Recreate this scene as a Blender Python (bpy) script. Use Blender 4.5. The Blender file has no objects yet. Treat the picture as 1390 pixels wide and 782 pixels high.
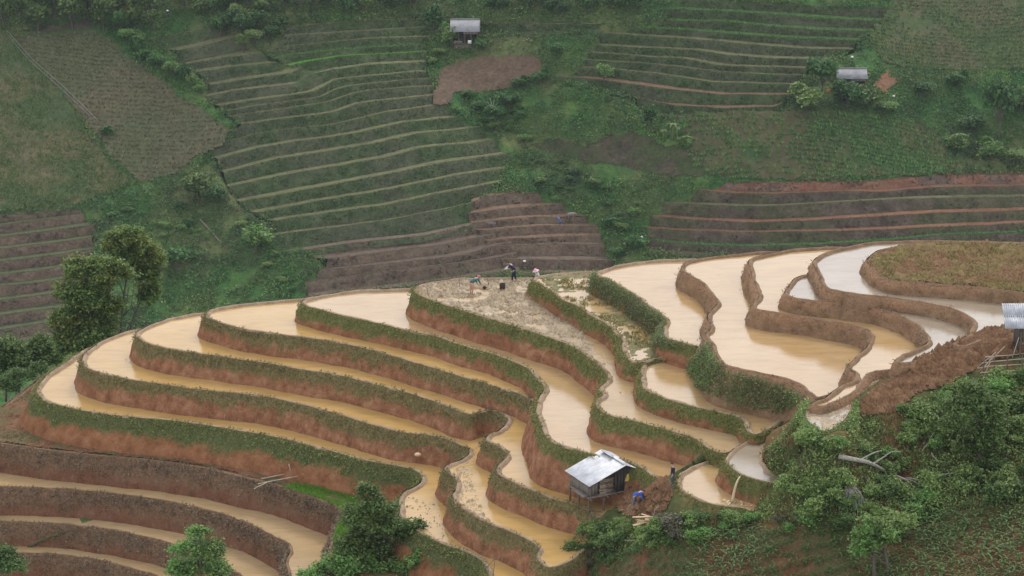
import bpy, bmesh, math, random
import numpy as np
from mathutils import Vector
from mathutils.geometry import tessellate_polygon
R = math.radians
SC = bpy.context.scene
COL = SC.collection

# ------------------------------------------------------------------ camera
HC, PITCH, FPX, W0, H0 = 70.2, R(17.0), 3861.1, 1390.0, 782.0
cam = bpy.data.cameras.new('camera'); cam.lens = 100.0; cam.sensor_width = 36.0
cam.clip_start = 1.0; cam.clip_end = 5000.0
cam_o = bpy.data.objects.new('camera', cam); COL.objects.link(cam_o)
cam_o.location = (0, 0, HC); cam_o.rotation_euler = (R(90) - PITCH, 0, 0)
SC.camera = cam_o
# ------------------------------------------------------------------ overcast sky and soft sun
SUN_EL, SUN_AZ = R(46), R(20)
wd = bpy.data.worlds.new('World'); SC.world = wd; wd.use_nodes = True
nt = wd.node_tree; nt.nodes.clear()
out = nt.nodes.new('ShaderNodeOutputWorld'); bg = nt.nodes.new('ShaderNodeBackground')
sky = nt.nodes.new('ShaderNodeTexSky'); sky.sky_type = 'NISHITA'; sky.sun_disc = False
sky.sun_elevation = SUN_EL; sky.sun_rotation = SUN_AZ; sky.air_density = 1.0; sky.dust_density = 6.0; sky.ozone_density = 1.0; sky.altitude = 900
hs = nt.nodes.new('ShaderNodeHueSaturation'); hs.inputs['Saturation'].default_value = 0.35
nt.links.new(sky.outputs[0], hs.inputs['Color']); veil = nt.nodes.new('ShaderNodeMix'); veil.data_type = 'RGBA'; veil.inputs[0].default_value = .6      # even cloud veil over the clear sky
veil.inputs[7].default_value = (6.3, 6.45, 6.7, 1)
nt.links.new(hs.outputs[0], veil.inputs[6]); nt.links.new(veil.outputs[2], bg.inputs[0])
bg.inputs[1].default_value = 0.15
nt.links.new(bg.outputs[0], out.inputs[0])
sl = bpy.data.lights.new('sun', 'SUN'); sl.energy = 0.9; sl.angle = R(14); sl.color = (1.0, 0.96, 0.9)
so = bpy.data.objects.new('sun', sl); COL.objects.link(so)
so.rotation_euler = (R(90) - SUN_EL, 0, R(180) - SUN_AZ); so.location = (0, 200, 200)
vs = SC.view_settings; vs.view_transform = 'Standard'; vs.look = 'None'; vs.gamma = 1.0; vs.exposure = 0.62; vs.use_curve_mapping = False
SC.render.engine = 'CYCLES'
SC.cycles.use_denoising = True
SC.cycles.max_bounces = 6; SC.cycles.diffuse_bounces = 3; SC.cycles.glossy_bounces = 2; SC.cycles.transmission_bounces = 2
SC.cycles.transparent_max_bounces = 4; SC.cycles.volume_bounces = 0; SC.cycles.use_adaptive_sampling = True

# ------------------------------------------------------------------ reconstruction helpers
CP, SP = math.cos(PITCH), math.sin(PITCH)
def rays(px):
    px = np.asarray(px, float)
    dx = (px[:, 0] - W0/2)/FPX; dy = (H0/2 - px[:, 1])/FPX
    return np.stack([dx, CP + dy*SP, -SP + dy*CP], 1)
def at_z(px, z):
    d = rays(px); t = (z - HC)/d[:, 2]
    return np.stack([d[:, 0]*t, d[:, 1]*t, HC + d[:, 2]*t], 1)
def to_px(p):
    p = np.asarray(p, float); x, y, z = p[:, 0], p[:, 1], p[:, 2] - HC
    f = y*CP - z*SP; u = y*SP + z*CP
    return np.stack([W0/2 + FPX*x/f, H0/2 - FPX*u/f], 1)
def at_ground(px, ground, y0, y1, n=160):
    """first hit of the ray through each pixel with the height function ground(x, y)"""
    d = rays(px); ys = np.linspace(y0, y1, n)
    t = ys[None, :]/d[:, 1:2]
    g = ground(d[:, 0:1]*t, d[:, 1:2]*t) - (HC + d[:, 2:3]*t)
    hit = np.argmax(g > 0, 1); hit = np.where((g > 0).any(1), hit, n - 1); hit = np.maximum(hit, 1)
    i = np.arange(len(d)); lo, hi = ys[hit - 1].copy(), ys[hit].copy()
    for _ in range(18):
        m = (lo + hi)/2; tt = m/d[:, 1]
        over = ground(d[:, 0]*tt, d[:, 1]*tt) > HC + d[:, 2]*tt
        hi = np.where(over, m, hi); lo = np.where(over, lo, m)
    tt = hi/d[:, 1]
    return np.stack([d[:, 0]*tt, d[:, 1]*tt, HC + d[:, 2]*tt], 1)
def inside(pts, poly):
    pts = np.asarray(pts, float); poly = np.asarray(poly, float)
    x, y = pts[:, 0], pts[:, 1]; c = np.zeros(len(pts), bool); j = len(poly) - 1
    for i in range(len(poly)):
        xi, yi = poly[i, 0], poly[i, 1]; xj, yj = poly[j, 0], poly[j, 1]
        if yi != yj:
            k = ((yi > y) != (yj > y)) & (x < (xj - xi)*(y - yi)/(yj - yi) + xi); c ^= k
        j = i
    return c
def noise2(x, y, s, seed=0, octaves=3):
    """cheap smooth value noise in about -1..1"""
    x = np.asarray(x, float)/s; y = np.asarray(y, float)/s
    r = np.zeros(np.broadcast(x, y).shape); a = 1.0; tot = 0
    for o in range(octaves):
        xi = np.floor(x).astype(np.int64); yi = np.floor(y).astype(np.int64)
        fx = x - xi; fy = y - yi; fx = fx*fx*(3 - 2*fx); fy = fy*fy*(3 - 2*fy)
        def h(i, j):
            n = (i*374761393 + j*668265263 + (seed + o*17)*1274126177) & 0xffffffff
            n = ((n ^ (n >> 13))*1274126177) & 0xffffffff
            return ((n ^ (n >> 16)) & 0xffff)/32767.5 - 1
        v = (h(xi, yi)*(1 - fx) + h(xi + 1, yi)*fx)*(1 - fy) + (h(xi, yi + 1)*(1 - fx) + h(xi + 1, yi + 1)*fx)*fy
        r = r + a*v; tot += a; a *= .5; x = x*2.03 + 5.1; y = y*2.03 + 1.7
    return r/tot
def catmull(P, closed, step):
    P = np.asarray(P, float); n = len(P); segs = n if closed else n - 1; outp = []
    for i in range(segs):
        if closed: p0, p1, p2, p3 = P[(i-1) % n], P[i], P[(i+1) % n], P[(i+2) % n]
        else: p0, p1, p2, p3 = P[max(i-1, 0)], P[i], P[i+1], P[min(i+2, n-1)]
        # centripetal-like: limit tangents by segment length
        L = np.linalg.norm(p2 - p1) + 1e-9
        m1 = (p2 - p0); m1 = m1/(np.linalg.norm(m1) + 1e-9)*L*min(1, 1); m2 = (p3 - p1); m2 = m2/(np.linalg.norm(m2) + 1e-9)*L
        k = max(1, int(round(L/step))); t = (np.arange(k)/k)[:, None]
        outp.append((2*t**3 - 3*t**2 + 1)*p1 + (t**3 - 2*t**2 + t)*m1 + (-2*t**3 + 3*t**2)*p2 + (t**3 - t**2)*m2)
    if not closed: outp.append(P[-1:])
    return np.concatenate(outp)
def resample(P, n):
    P = np.asarray(P, float); d = np.r_[0, np.cumsum(np.linalg.norm(np.diff(P, axis=0), axis=1))]
    s = np.linspace(0, d[-1], n)
    return np.stack([np.interp(s, d, P[:, k]) for k in range(P.shape[1])], 1)

# ------------------------------------------------------------------ object helpers
def mesh_np(name, V, F, mats, smooth=False, midx=None, attrs=None):
    """mesh from numpy arrays; F is (n,3) or (n,4) or a list of such arrays"""
    Fs = F if isinstance(F, list) else [F]
    Fs = [np.asarray(f, np.int32) for f in Fs if len(f)]
    me = bpy.data.meshes.new(name); V = np.asarray(V, np.float32)
    me.vertices.add(len(V)); me.vertices.foreach_set('co', V.ravel())
    nl = sum(f.size for f in Fs); npoly = sum(len(f) for f in Fs)
    me.loops.add(nl); me.polygons.add(npoly)
    me.loops.foreach_set('vertex_index', np.concatenate([f.ravel() for f in Fs]))
    tot = np.concatenate([np.full(len(f), f.shape[1], np.int32) for f in Fs])
    me.polygons.foreach_set('loop_start', np.r_[0, np.cumsum(tot)[:-1]].astype(np.int32))
    try: me.polygons.foreach_set('loop_total', tot)
    except Exception: pass
    if midx is not None: me.polygons.foreach_set('material_index', np.asarray(midx, np.int32))
    for m in (mats if isinstance(mats, (list, tuple)) else [mats]): me.materials.append(m)
    if attrs:
        for k, v in attrs.items():
            a = me.attributes.new(k, 'FLOAT', 'POINT'); a.data.foreach_set('value', np.asarray(v, np.float32))
    me.update(calc_edges=True)
    if smooth: me.polygons.foreach_set('use_smooth', np.ones(npoly, bool))
    return me
def link(name, me, parent=None, loc=None, kind=None):
    o = bpy.data.objects.new(name, me); COL.objects.link(o)
    if parent is not None: o.parent = parent
    if loc is not None: o.location = loc
    if kind: o['kind'] = kind
    return o
def tag(o, label, cat, group=None, kind=None):
    o['label'] = label; o['category'] = cat
    if group: o['group'] = group
    if kind: o['kind'] = kind
    return o
def empty(name, loc=(0, 0, 0), rz=0.0):
    o = bpy.data.objects.new(name, None); COL.objects.link(o); o.location = loc; o.rotation_euler = (0, 0, rz)
    o.empty_display_size = .2
    return o
def copy_tree(o, parent=None):
    c = o.copy(); COL.objects.link(c); c.parent = parent
    for ch in list(o.children): copy_tree(ch, c)
    return c
ORD = 'first second third fourth fifth sixth seventh eighth ninth tenth eleventh twelfth thirteenth fourteenth fifteenth sixteenth seventeenth eighteenth nineteenth twentieth'.split()

# ------------------------------------------------------------------ materials
def new_mat(name):
    m = bpy.data.materials.new(name); m.use_nodes = True; nt = m.node_tree
    b = nt.nodes['Principled BSDF']
    return m, nt, b
def N(nt, t, **kw):
    n = nt.nodes.new(t)
    for k, v in kw.items():
        if k in n.inputs.keys() if isinstance(k, str) else False: n.inputs[k].default_value = v
        else: setattr(n, k, v)
    return n
def ramp(nt, cols, fac, lo=0.3, hi=0.7):
    r = nt.nodes.new('ShaderNodeValToRGB'); e = r.color_ramp.elements
    k = len(cols)
    while len(e) < k: e.new(0.5)
    for i, c in enumerate(cols):
        e[i].position = lo + (hi - lo)*i/max(1, k - 1); e[i].color = (*c, 1)
    nt.links.new(fac, r.inputs[0]); return r.outputs[0]
def pos(nt, scale=(1, 1, 1)):
    g = nt.nodes.new('ShaderNodeNewGeometry')
    if scale == (1, 1, 1): return g.outputs['Position']
    mp = nt.nodes.new('ShaderNodeMapping'); mp.inputs['Scale'].default_value = scale
    nt.links.new(g.outputs['Position'], mp.inputs['Vector']); return mp.outputs[0]
def noise(nt, vec, scale, detail=5, rough=.6, dist=0.0):
    n = nt.nodes.new('ShaderNodeTexNoise'); n.inputs['Scale'].default_value = scale; n.inputs['Detail'].default_value = detail
    n.inputs['Roughness'].default_value = rough; n.inputs['Distortion'].default_value = dist
    nt.links.new(vec, n.inputs['Vector']); return n.outputs['Fac']
def mixc(nt, fac, a, b, mode='MIX'):
    m = nt.nodes.new('ShaderNodeMix'); m.data_type = 'RGBA'; m.blend_type = mode
    for s, v in ((0, fac), (6, a), (7, b)):
        if hasattr(v, 'is_output') or isinstance(v, bpy.types.NodeSocket): nt.links.new(v, m.inputs[s])
        else: m.inputs[s].default_value = v if s == 0 else (*v, 1)
    return m.outputs[2]
def math_(nt, op, a, b=0.0, clamp=False):
    m = nt.nodes.new('ShaderNodeMath'); m.operation = op; m.use_clamp = clamp
    for i, v in enumerate((a, b)):
        if isinstance(v, bpy.types.NodeSocket): nt.links.new(v, m.inputs[i])
        else: m.inputs[i].default_value = v
    return m.outputs[0]
def mrange(nt, v, a, b, c=0.0, d=1.0):
    m = nt.nodes.new('ShaderNodeMapRange'); nt.links.new(v, m.inputs[0])
    for i, k in enumerate((a, b, c, d)): m.inputs[i+1].default_value = k
    return m.outputs[0]
def bump(nt, b, h, strength, dist):
    n = nt.nodes.new('ShaderNodeBump'); n.inputs['Strength'].default_value = strength; n.inputs['Distance'].default_value = dist
    nt.links.new(h, n.inputs['Height']); nt.links.new(n.outputs[0], b.inputs['Normal'])
def earth(name, cols, scale=1.2, lo=.3, hi=.7, rough=.92, bs=.6, bd=.1, fine=9.0, vec=(1, 1, 1), cols2=None, scale2=.2):
    """mottled ground: large patches times fine grain"""
    m, nt, b = new_mat(name); p = pos(nt, vec)
    c = ramp(nt, cols, noise(nt, p, scale, 6, .65), lo, hi)
    if cols2:
        c2 = ramp(nt, cols2, noise(nt, p, scale, 6, .65), lo, hi)
        c = mixc(nt, mrange(nt, noise(nt, p, scale2, 4, .6), .45, .56), c, c2)
    f = noise(nt, p, fine, 4, .7)
    c = mixc(nt, .7, c, ramp(nt, [(.45, .45, .45), (1.15, 1.12, 1.1)], f, .3, .7), 'MULTIPLY')
    nt.links.new(c, b.inputs['Base Color']); b.inputs['Roughness'].default_value = rough; b.inputs['Specular IOR Level'].default_value = .15
    bump(nt, b, f, bs, bd); return m
def leafy(name, cols, rough=.6, trans=.25, spec=.25, patch=None, pscale=.12):
    """leaf and blade material: each leaf its own green"""
    m, nt, b = new_mat(name); g = nt.nodes.new('ShaderNodeNewGeometry')
    c = ramp(nt, cols, g.outputs['Random Per Island'], 0.0, 1.0)
    if patch:
        c = mixc(nt, mrange(nt, noise(nt, g.outputs['Position'], pscale, 3, .6), .42, .6), c, ramp(nt, patch, g.outputs['Random Per Island'], 0, 1))
    nt.links.new(c, b.inputs['Base Color']); b.inputs['Roughness'].default_value = rough; b.inputs['Specular IOR Level'].default_value = spec
    if trans:
        t = nt.nodes.new('ShaderNodeBsdfTranslucent'); nt.links.new(c, t.inputs[0])
        mx = nt.nodes.new('ShaderNodeMixShader'); mx.inputs[0].default_value = trans
        nt.links.new(b.outputs[0], mx.inputs[1]); nt.links.new(t.outputs[0], mx.inputs[2])
        nt.links.new(mx.outputs[0], nt.nodes['Material Output'].inputs[0])
    return m
def water(name, col, col2, rough=.06, bs=.12, spec=1.0):
    m, nt, b = new_mat(name); p = pos(nt)
    c = ramp(nt, [col, col2], noise(nt, p, .16, 4, .6), .35, .68)
    st = noise(nt, pos(nt, (.5, 1.6, 1)), .7, 6, .7, 1.2)                      # silt stirred into streaks
    c = mixc(nt, .55, c, ramp(nt, [(.72, .7, .66), (1.0, 1.0, 1.0), (1.16, 1.17, 1.2)], st, .32, .68), 'MULTIPLY')
    nt.links.new(c, b.inputs['Base Color']); b.inputs['IOR'].default_value = 1.33; b.inputs['Specular IOR Level'].default_value = spec
    r = mrange(nt, noise(nt, p, .3, 3, .6), .35, .7, rough, rough + .1); nt.links.new(r, b.inputs['Roughness'])
    h = noise(nt, pos(nt, (1.0, 2.2, 1)), 2.6, 4, .65, .4); bump(nt, b, h, bs*1.7, .02); return m
def plain(name, col, rough=.7, metal=0.0, var=.25, scale=6.0, vec=(1, 1, 1), bs=0.0):
    m, nt, b = new_mat(name); f = noise(nt, pos(nt, vec), scale, 4, .65)
    c = ramp(nt, [tuple(k*(1 - var) for k in col), tuple(min(1, k*(1 + var)) for k in col)], f, .3, .7)
    nt.links.new(c, b.inputs['Base Color']); b.inputs['Roughness'].default_value = rough; b.inputs['Metallic'].default_value = metal
    if bs: bump(nt, b, f, bs, .03)
    return m
def bank(name, top, soil, h0, h1, streak=(.42, .34, .22), amt=.35):
    """terrace wall: grass and moss in the upper part, bare red earth below, dry rootlets and runnels"""
    m, nt, b = new_mat(name); p = pos(nt)
    a = nt.nodes.new('ShaderNodeAttribute'); a.attribute_name = 'd'
    n1 = noise(nt, p, .7, 5, .65); nf = noise(nt, p, 5.0, 5, .7); ns = noise(nt, pos(nt, (4.0, 4.0, .35)), 1.5, 5, .65)
    ct = ramp(nt, top, nf, .3, .7); cs = ramp(nt, soil, noise(nt, p, 1.1, 6, .65), .3, .7)
    e = math_(nt, 'ADD', a.outputs['Fac'], math_(nt, 'MULTIPLY', math_(nt, 'SUBTRACT', n1, .5), 2.2))
    e = math_(nt, 'ADD', e, math_(nt, 'MULTIPLY', math_(nt, 'SUBTRACT', noise(nt, p, .22, 3, .5), .5), 1.8))
    e = math_(nt, 'ADD', e, math_(nt, 'MULTIPLY', math_(nt, 'SUBTRACT', nf, .5), .9))
    c = mixc(nt, mrange(nt, e, h0, h1), ct, cs)
    c = mixc(nt, mrange(nt, ns, .54, .7, 0, amt*1.4), c, streak)
    c = mixc(nt, .6, c, ramp(nt, [(.4, .4, .4), (1.15, 1.15, 1.15)], noise(nt, p, 14.0, 3, .7), .3, .7), 'MULTIPLY')
    nt.links.new(c, b.inputs['Base Color']); b.inputs['Roughness'].default_value = .95; b.inputs['Specular IOR Level'].default_value = .1
    bump(nt, b, math_(nt, 'ADD', nf, math_(nt, 'MULTIPLY', ns, .7)), .8, .16); return m
# ------------------------------------------------------------------ palette
SOIL = [(.19, .08, .04), (.33, .15, .078), (.47, .25, .145)]
BSOIL = [(.2, .12, .066), (.3, .185, .106), (.39, .255, .155)]
M_BUND = earth('bund_mud', [(.26, .18, .115), (.42, .315, .22)], 1.0, fine=7, bs=.4)
M_BUNDB = earth('bund_brown_mud', [(.17, .105, .06), (.3, .2, .125)], 1.0, fine=7, bs=.4)
M_BANKS = {
 'olive': bank('bank_olive', [(.094, .084, .030), (.180, .147, .059), (.296, .217, .112)], SOIL, .75, 1.25),
 'green': bank('bank_green', [(.075, .088, .025), (.144, .156, .050), (.237, .225, .094)], SOIL, .7, 1.15, amt=.15),
 'brown': bank('bank_brown', [(.250, .140, .078), (.375, .217, .125), (.469, .280, .168)], BSOIL, .2, .6, (.36, .25, .16), .35),
 'dry': bank('bank_dry', [(.110, .082, .037), (.204, .119, .069), (.312, .196, .133)], [(.14, .06, .032), (.22, .1, .055), (.25, .14, .085)], .9, 1.9, (.26, .2, .16), .5),
 'low': bank('bank_low', [(.056, .073, .022), (.106, .125, .044), (.175, .163, .075)], [(.19, .08, .037), (.31, .135, .063), (.4, .2, .108)], 1.0, 1.6, amt=.12),
}
M_WATER = water('muddy_water', (.42, .26, .09), (.46, .295, .12), .06, .12, .45)
M_WATERP = water('pale_muddy_water', (.38, .24, .105), (.42, .285, .145), .05, .1, .85)
M_WATERG = water('grey_water', (.27, .215, .155), (.32, .26, .195), .05, .14)
M_SILT = water('silty_water', (.36, .24, .115), (.41, .29, .165), .14, .2, .35)
M_MUD = earth('wet_mud', [(.2, .145, .085), (.38, .29, .185), (.47, .385, .27)], 1.4, fine=5, rough=.45, bs=.5)
M_CLOD = earth('turned_clods', [(.13, .095, .04), (.22, .155, .07), (.2, .19, .06)], 1.3, fine=5, cols2=[(.16, .085, .045), (.26, .16, .085)], scale2=.25)
M_REDSOIL = earth('red_soil', [(.12, .06, .032), (.19, .095, .05), (.25, .15, .085)], .8, fine=6, cols2=[(.1, .08, .035), (.17, .13, .065)], scale2=.35)
M_GRASSY = earth('damp_grass_flat', [(.11, .12, .04), (.2, .17, .075), (.3, .23, .13)], .9, fine=6, rough=.7)
M_BLADE = leafy('bank_grass_blades', [(.08, .072, .026), (.17, .15, .06), (.32, .26, .13), (.13, .145, .05)], trans=.2)
M_BLADEG = leafy('green_grass_blades', [(.092, .102, .026), (.196, .194, .055), (.345, .286, .110), (.149, .173, .045)], trans=.25)
M_BLADEB = leafy('dry_grass_blades', [(.12, .085, .055), (.22, .165, .115), (.33, .26, .19), (.1, .085, .04)], trans=.15)
M_WEED = leafy('bank_weeds', [(.083, .117, .030), (.143, .190, .054), (.224, .261, .084)], trans=.25)
M_RICE = leafy('young_rice', [(.1, .24, .02), (.15, .33, .035), (.2, .38, .06)], trans=.35)

# ------------------------------------------------------------------ foliage geometry (numpy)
def blades(P, Nrm, rng, L=(.15, .35), wdt=.05, k=4, up=.55, out=.5, spread=.5):
    """thin triangular blades, k per point"""
    n = len(P)*k; B = np.repeat(P, k, 0) + rng.normal(0, .05, (n, 3))
    D = np.repeat(Nrm, k, 0)*out + np.array([0, 0, up]) + rng.normal(0, spread, (n, 3))
    D /= np.linalg.norm(D, axis=1)[:, None]; l = rng.uniform(L[0], L[1], n)[:, None]
    S = np.cross(D, rng.normal(0, 1, (n, 3))); S /= np.linalg.norm(S, axis=1)[:, None] + 1e-9
    w = wdt*rng.uniform(.6, 1.4, n)[:, None]
    V = np.empty((n, 3, 3)); V[:, 0] = B - S*w; V[:, 1] = B + S*w; V[:, 2] = B + D*l
    return V.reshape(-1, 3), np.arange(n*3).reshape(-1, 3)
def leaves(P, rng, size=.25, k=1, flat=.5, jitter=0.0, nrm=None):
    """small kite-shaped leaves, bent along the midrib; k per point"""
    n = len(P)*k; C = np.repeat(P, k, 0)
    if jitter: C = C + rng.normal(0, jitter, (n, 3))
    Z = rng.normal(0, 1, (n, 3)); Z[:, 2] = np.abs(Z[:, 2]) + flat
    if nrm is not None: Z += np.repeat(nrm, k, 0)*1.2
    Z /= np.linalg.norm(Z, axis=1)[:, None]
    A = np.cross(Z, rng.normal(0, 1, (n, 3))); A /= np.linalg.norm(A, axis=1)[:, None] + 1e-9
    Bv = np.cross(Z, A); s = (size*rng.uniform(.6, 1.35, n))[:, None]
    V = np.empty((n, 4, 3)); V[:, 0] = C - A*s*.5; V[:, 1] = C + Bv*s*.27 - Z*s*.08; V[:, 2] = C + A*s*.55; V[:, 3] = C - Bv*s*.27 - Z*s*.08
    return V.reshape(-1, 3), np.arange(n*4).reshape(-1, 4)
def join(parts):
    V, F, o = [], {3: [], 4: []}, 0
    for v, f in parts:
        if len(v) == 0: continue
        V.append(v); F[f.shape[1]].append(f + o); o += len(v)
    return np.concatenate(V), [np.concatenate(F[k]) for k in F if F[k]]

# ------------------------------------------------------------------ rice terraces: outer rims traced, each on its own level
# name: (z, wall depth, wall slope, bank, surface, bund width, bund material, rim pixels)
PAD = {}
def paddy(key, z, depth, slope, bk, surf, bw, rim, drop=.16, wob=.11, hid=()):
    PAD[key] = dict(z=z, depth=depth, slope=slope, bank=bk, surf=surf, bw=bw, rim=rim, drop=drop, wob=wob)
paddy('A', -8.7, 3.6, .55, 'low', M_WATER, 0.39, [
 (215,468),(185,462),(150,464),(125,470),(113,475),(88,493),(65,508),(54,520),(50,529),(54,538),(65,545),(88,552),(113,557),(140,562),(200,568),(250,573),(300,580),(326,585),(363,591),(425,606),(500,626),(551,635),(566,640),(572,647),(569,655),(558,662),(546,668),(541,677),(541,686),(548,704),(575,726),(608,741),(635,750),(650,759),(660,769),(664,782),(670,806),(700,815),
 (745,790),(745,750),(690,690),(655,640),(600,610),(500,590),(400,570),(250,535)])
paddy('B', -6.7, 2.8, .32, 'olive', M_WATER, 0.35, [
 (270,448),(235,444),(190,446),(175,449),(155,455),(140,461),(125,471),(114,480),(111,487),(115,497),(125,503),(145,509),(175,515),(226,523),(276,529),(300,532),(350,537),(400,547),(450,560),(500,575),(551,588),(576,590),(601,595),(626,605),(637,611.5),(631,620),(618,626.5),(604,633),(607,641),(618,650),(620,660),(615,671),(620,682),(635,696),(660,710),(690,721),(713,731),(725,738),(732,745),(728,756),(750,770),
 (800,740),(800,700),(745,660),(722,610),(702,585),(600,553),(500,530),(330,498)])
paddy('C', -4.9, 2.8, .32, 'olive', M_WATER, 0.35, [
 (350,430),(310,424),(276,424),(250,428),(226,433),(206,440),(190,448),(186,453),(189,459),(200,466),(226,473),(263,479),(301,484),(325,488),(363,493),(400,500),(463,510),(500,520),(538,529),(575,540),(613,554),(638,562.5),(652,558),(666,557),(680,561),(689,569),(687,576),(675,585),(660,591),(658,596),(670,603),(683,610),(687.5,618),(683,625),(673,634),(676,642),(686,650),(706,659),(728,668),(751,677),(776,684),(796,690),(812,700),
 (850,690),(840,650),(790,620),(757,565),(695,520),(560,495),(420,470)])
paddy('D', -3.3, 2.4, .32, 'olive', M_WATER, 0.35, [
 (460,408),(430,402),(408,405),(375,408),(325,413),(300,417),(283,421),(278,426),(280,431),(300,439),(338,448),(370,453),(413,458),(450,464),(500,474),(551,489),(600,503),(625,511),(650,518),(672,525),(690,530),(703,534),(720,542),(742,549),
 (745,530),(716,508),(690,490),(600,460),(500,435)])
paddy('E', -1.9, 3.6, .3, 'green', M_WATERP, 0.39, [
 (610,398),(585,390),(561,391),(526,392),(476,394),(438,400),(416,405),(409,409),(411,413),(425,418),(463,428),(500,436),(551,448),(598,459),(625,468),(675,483),(713,498),(726,511),(736,522),(737,531),(732,538),(727,548),(727,560),(733,573),(737,588),(748,600),(771,608),(796,615),(840,624),(872,636),(893,650),
 (925,652),(950,625),(900,590),(820,550),(830,510),(760,465),(650,425)])
paddy('F', 0.0, 3.4, .32, 'green', M_SILT, 0.35, [
 (770,388),(745,378),(718,377),(675,377),(625,377.5),(600,380),(575,384),(564,389),(561,394),(570,401),(600,413),(635,424),(675,436),(713,448),(751,460),(776,470),(796,484),(811,496),(822,506),(826,514),(819,522),(815,527),(820,535),(810,544),(811,555),(830,565),(865,573),(910,585),(940,594),(960,607),(976,614),(990,613),
 (1025,592),(1040,575),(960,550),(880,520),(860,490),(830,440)])
paddy('G', 1.3, 2.6, .32, 'green', M_GRASSY, 0.35, [
 (850,375),(830,366),(801,368),(776,369),(738,372.5),(722,379),(738,389),(766,409),(783,415),(801,428),(823,440),(836,450),(844,462),(845,476),(852,487),(866,492),(880,490),
 (915,480),(925,440),(880,400)], drop=.1)
paddy('N', 1.15, 2.4, .3, 'green', M_WATERP, 0.39, [
 (880,482),(873,493),(870,505),(870,518),(875,529),(900,540),(945,553),(980,561),(1005,568),(1022,589),(1040,584),(1062,572),(1075,558),(1050,535),(985,500),(930,470)])
paddy('H', 2.7, 2.6, .35, 'green', M_WATERP, 0.31, [
 (985,358),(960,352),(940,351),(905,352),(880,354),(843,359),(816,367),(810,372),(825,380),(848,393),(868,406),(890,423),(904,433),(901,445),(903,457),(919,464),
 (955,470),(985,440),(985,410),(965,385)])
paddy('I', 3.9, 3.4, .32, 'brown', M_WATERP, 0.31, [
 (1075,346),(1045,341),(1006,344),(968,347.5),(935,354),(924,362),(928,369),(950,383),(965,400),(973,412),(965,420),(959,430),(964,445),(956,455),(965,468),(978,492),(1000,501),(1036,509),(1061,514),(1081,520),(1101,535),(1112,540),
 (1165,525),(1195,490),(1190,460),(1110,440),(1040,415),(1040,380)])
paddy('J', 5.1, 2.2, .3, 'brown', M_WATERP, 0.31, [
 (1170,340),(1134,335),(1106,336),(1071,339),(1045,344),(1021,350),(1015,356),(1018,363),(1022,380),(1028,393),(1028,405),(1021,413),(1023,419),(1036,422),(1068,427),(1092,430),(1130,437),(1162,443),(1177,450),(1182,458),(1178,468),(1167,480),(1155,490),(1150,498),(1158,506),(1162,515),(1142,523),(1117,540),(1100,549),(1116,552),
 (1160,534),(1182,508),(1225,500),(1270,475),(1262,440),(1180,410),(1125,390),(1125,360)])
paddy('K', 6.1, 1.8, .28, 'brown', M_WATERG, 0.30, [
 (1125,380),(1101,372),(1080,376),(1074,383),(1067,392),(1064,398),(1070,402),(1092,407),(1130,411),(1167,415),(1205,423),(1230,433),(1250,448),(1259,460),(1255,468),(1237,477),(1222,484),(1216,492),(1240,492),
 (1300,475),(1330,450),(1305,430),(1220,412),(1150,400)])
paddy('L', 6.9, 2.0, .28, 'brown', M_WATERG, 0.33, [
 (1450,326),(1390,328),(1330,327),(1267,326),(1217,326.5),(1182,329),(1152,334),(1125,341),(1107,350),(1102,356),(1106,364),(1111,375),(1115,387),(1130,394),(1167,401),(1217,406),(1255,411),(1293,420),(1313,429),(1321,438),(1319,448),(1310,458),(1292,467),(1310,470),
 (1350,455),(1400,440),(1450,420)])
paddy('M', 7.7, 2.0, .3, 'brown', M_CLOD, 0.23, [
 (1470,338),(1390,330.5),(1330,329),(1267,329),(1230,332),(1192,340),(1180,347.5),(1177,355),(1181,361),(1193,373),(1212,381),(1255,385),(1305,388),(1355,394),(1390,398),(1440,406),(1480,400)], drop=.05)
paddy('P', .6, 2.2, .32, 'green', M_WATERG, 0.27, [
 (1066,578),(1056,581),(1026,592),(1000,607),(987,619),(984,626),(990,633),(1006,644),(1026,651),(1048,655),(1062,657),
 (1066,648),(1046,638),(1037,626),(1037,612),(1046,598),(1062,588)])
paddy('Q', -.8, 2.0, .6, 'green', M_WATERP, 0.33, [
 (1000,606),(983,615),(960,624),(935,635),(921,645),(918,654),(920,663),(935,673),(960,683),(985,688),(1010,690),(1022,694),
 (1050,675),(1030,645)])
paddy('R', 4.7, 1.0, .5, 'green', M_WATERG, .12, [
 (1215,495),(1177,502),(1165,520),(1152,535),(1117,551),(1100,557),(1093,565),(1102,576),(1120,585),(1140,577),(1153,563),(1163,539),(1203,513),(1226,500)], drop=.07)
paddy('Z1', -11.4, 3.2, .3, 'dry', M_REDSOIL, 0.23, [
 (100,495),(64,506),(45,520),(20,540),(0,553),(-40,575),(-60,592),(-40,598),(0,602),(50,609),(100,615),(150,620),(200,625),(250,631),(300,640),(348,652),(383,661),(425,676),(450,685),(463,692),(465,701),(457,716),(450,732),(442,760),(440,800),(450,850),
 (700,850),(740,800),(600,720),(560,670),(400,610),(200,575)], drop=.03)
paddy('Z2', -13.6, 3.0, .3, 'dry', M_SILT, 0.23, [
 (-60,640),(-60,659),(0,661),(50,662),(113,666),(175,672.5),(226,680),(276,691),(313,702),(345,714),(370,727.5),(387,736),(393,746),(387,761),(389,774),(392,800),(400,860),
 (560,860),(500,760),(440,710),(250,650),(100,630)], drop=.1)
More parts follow.
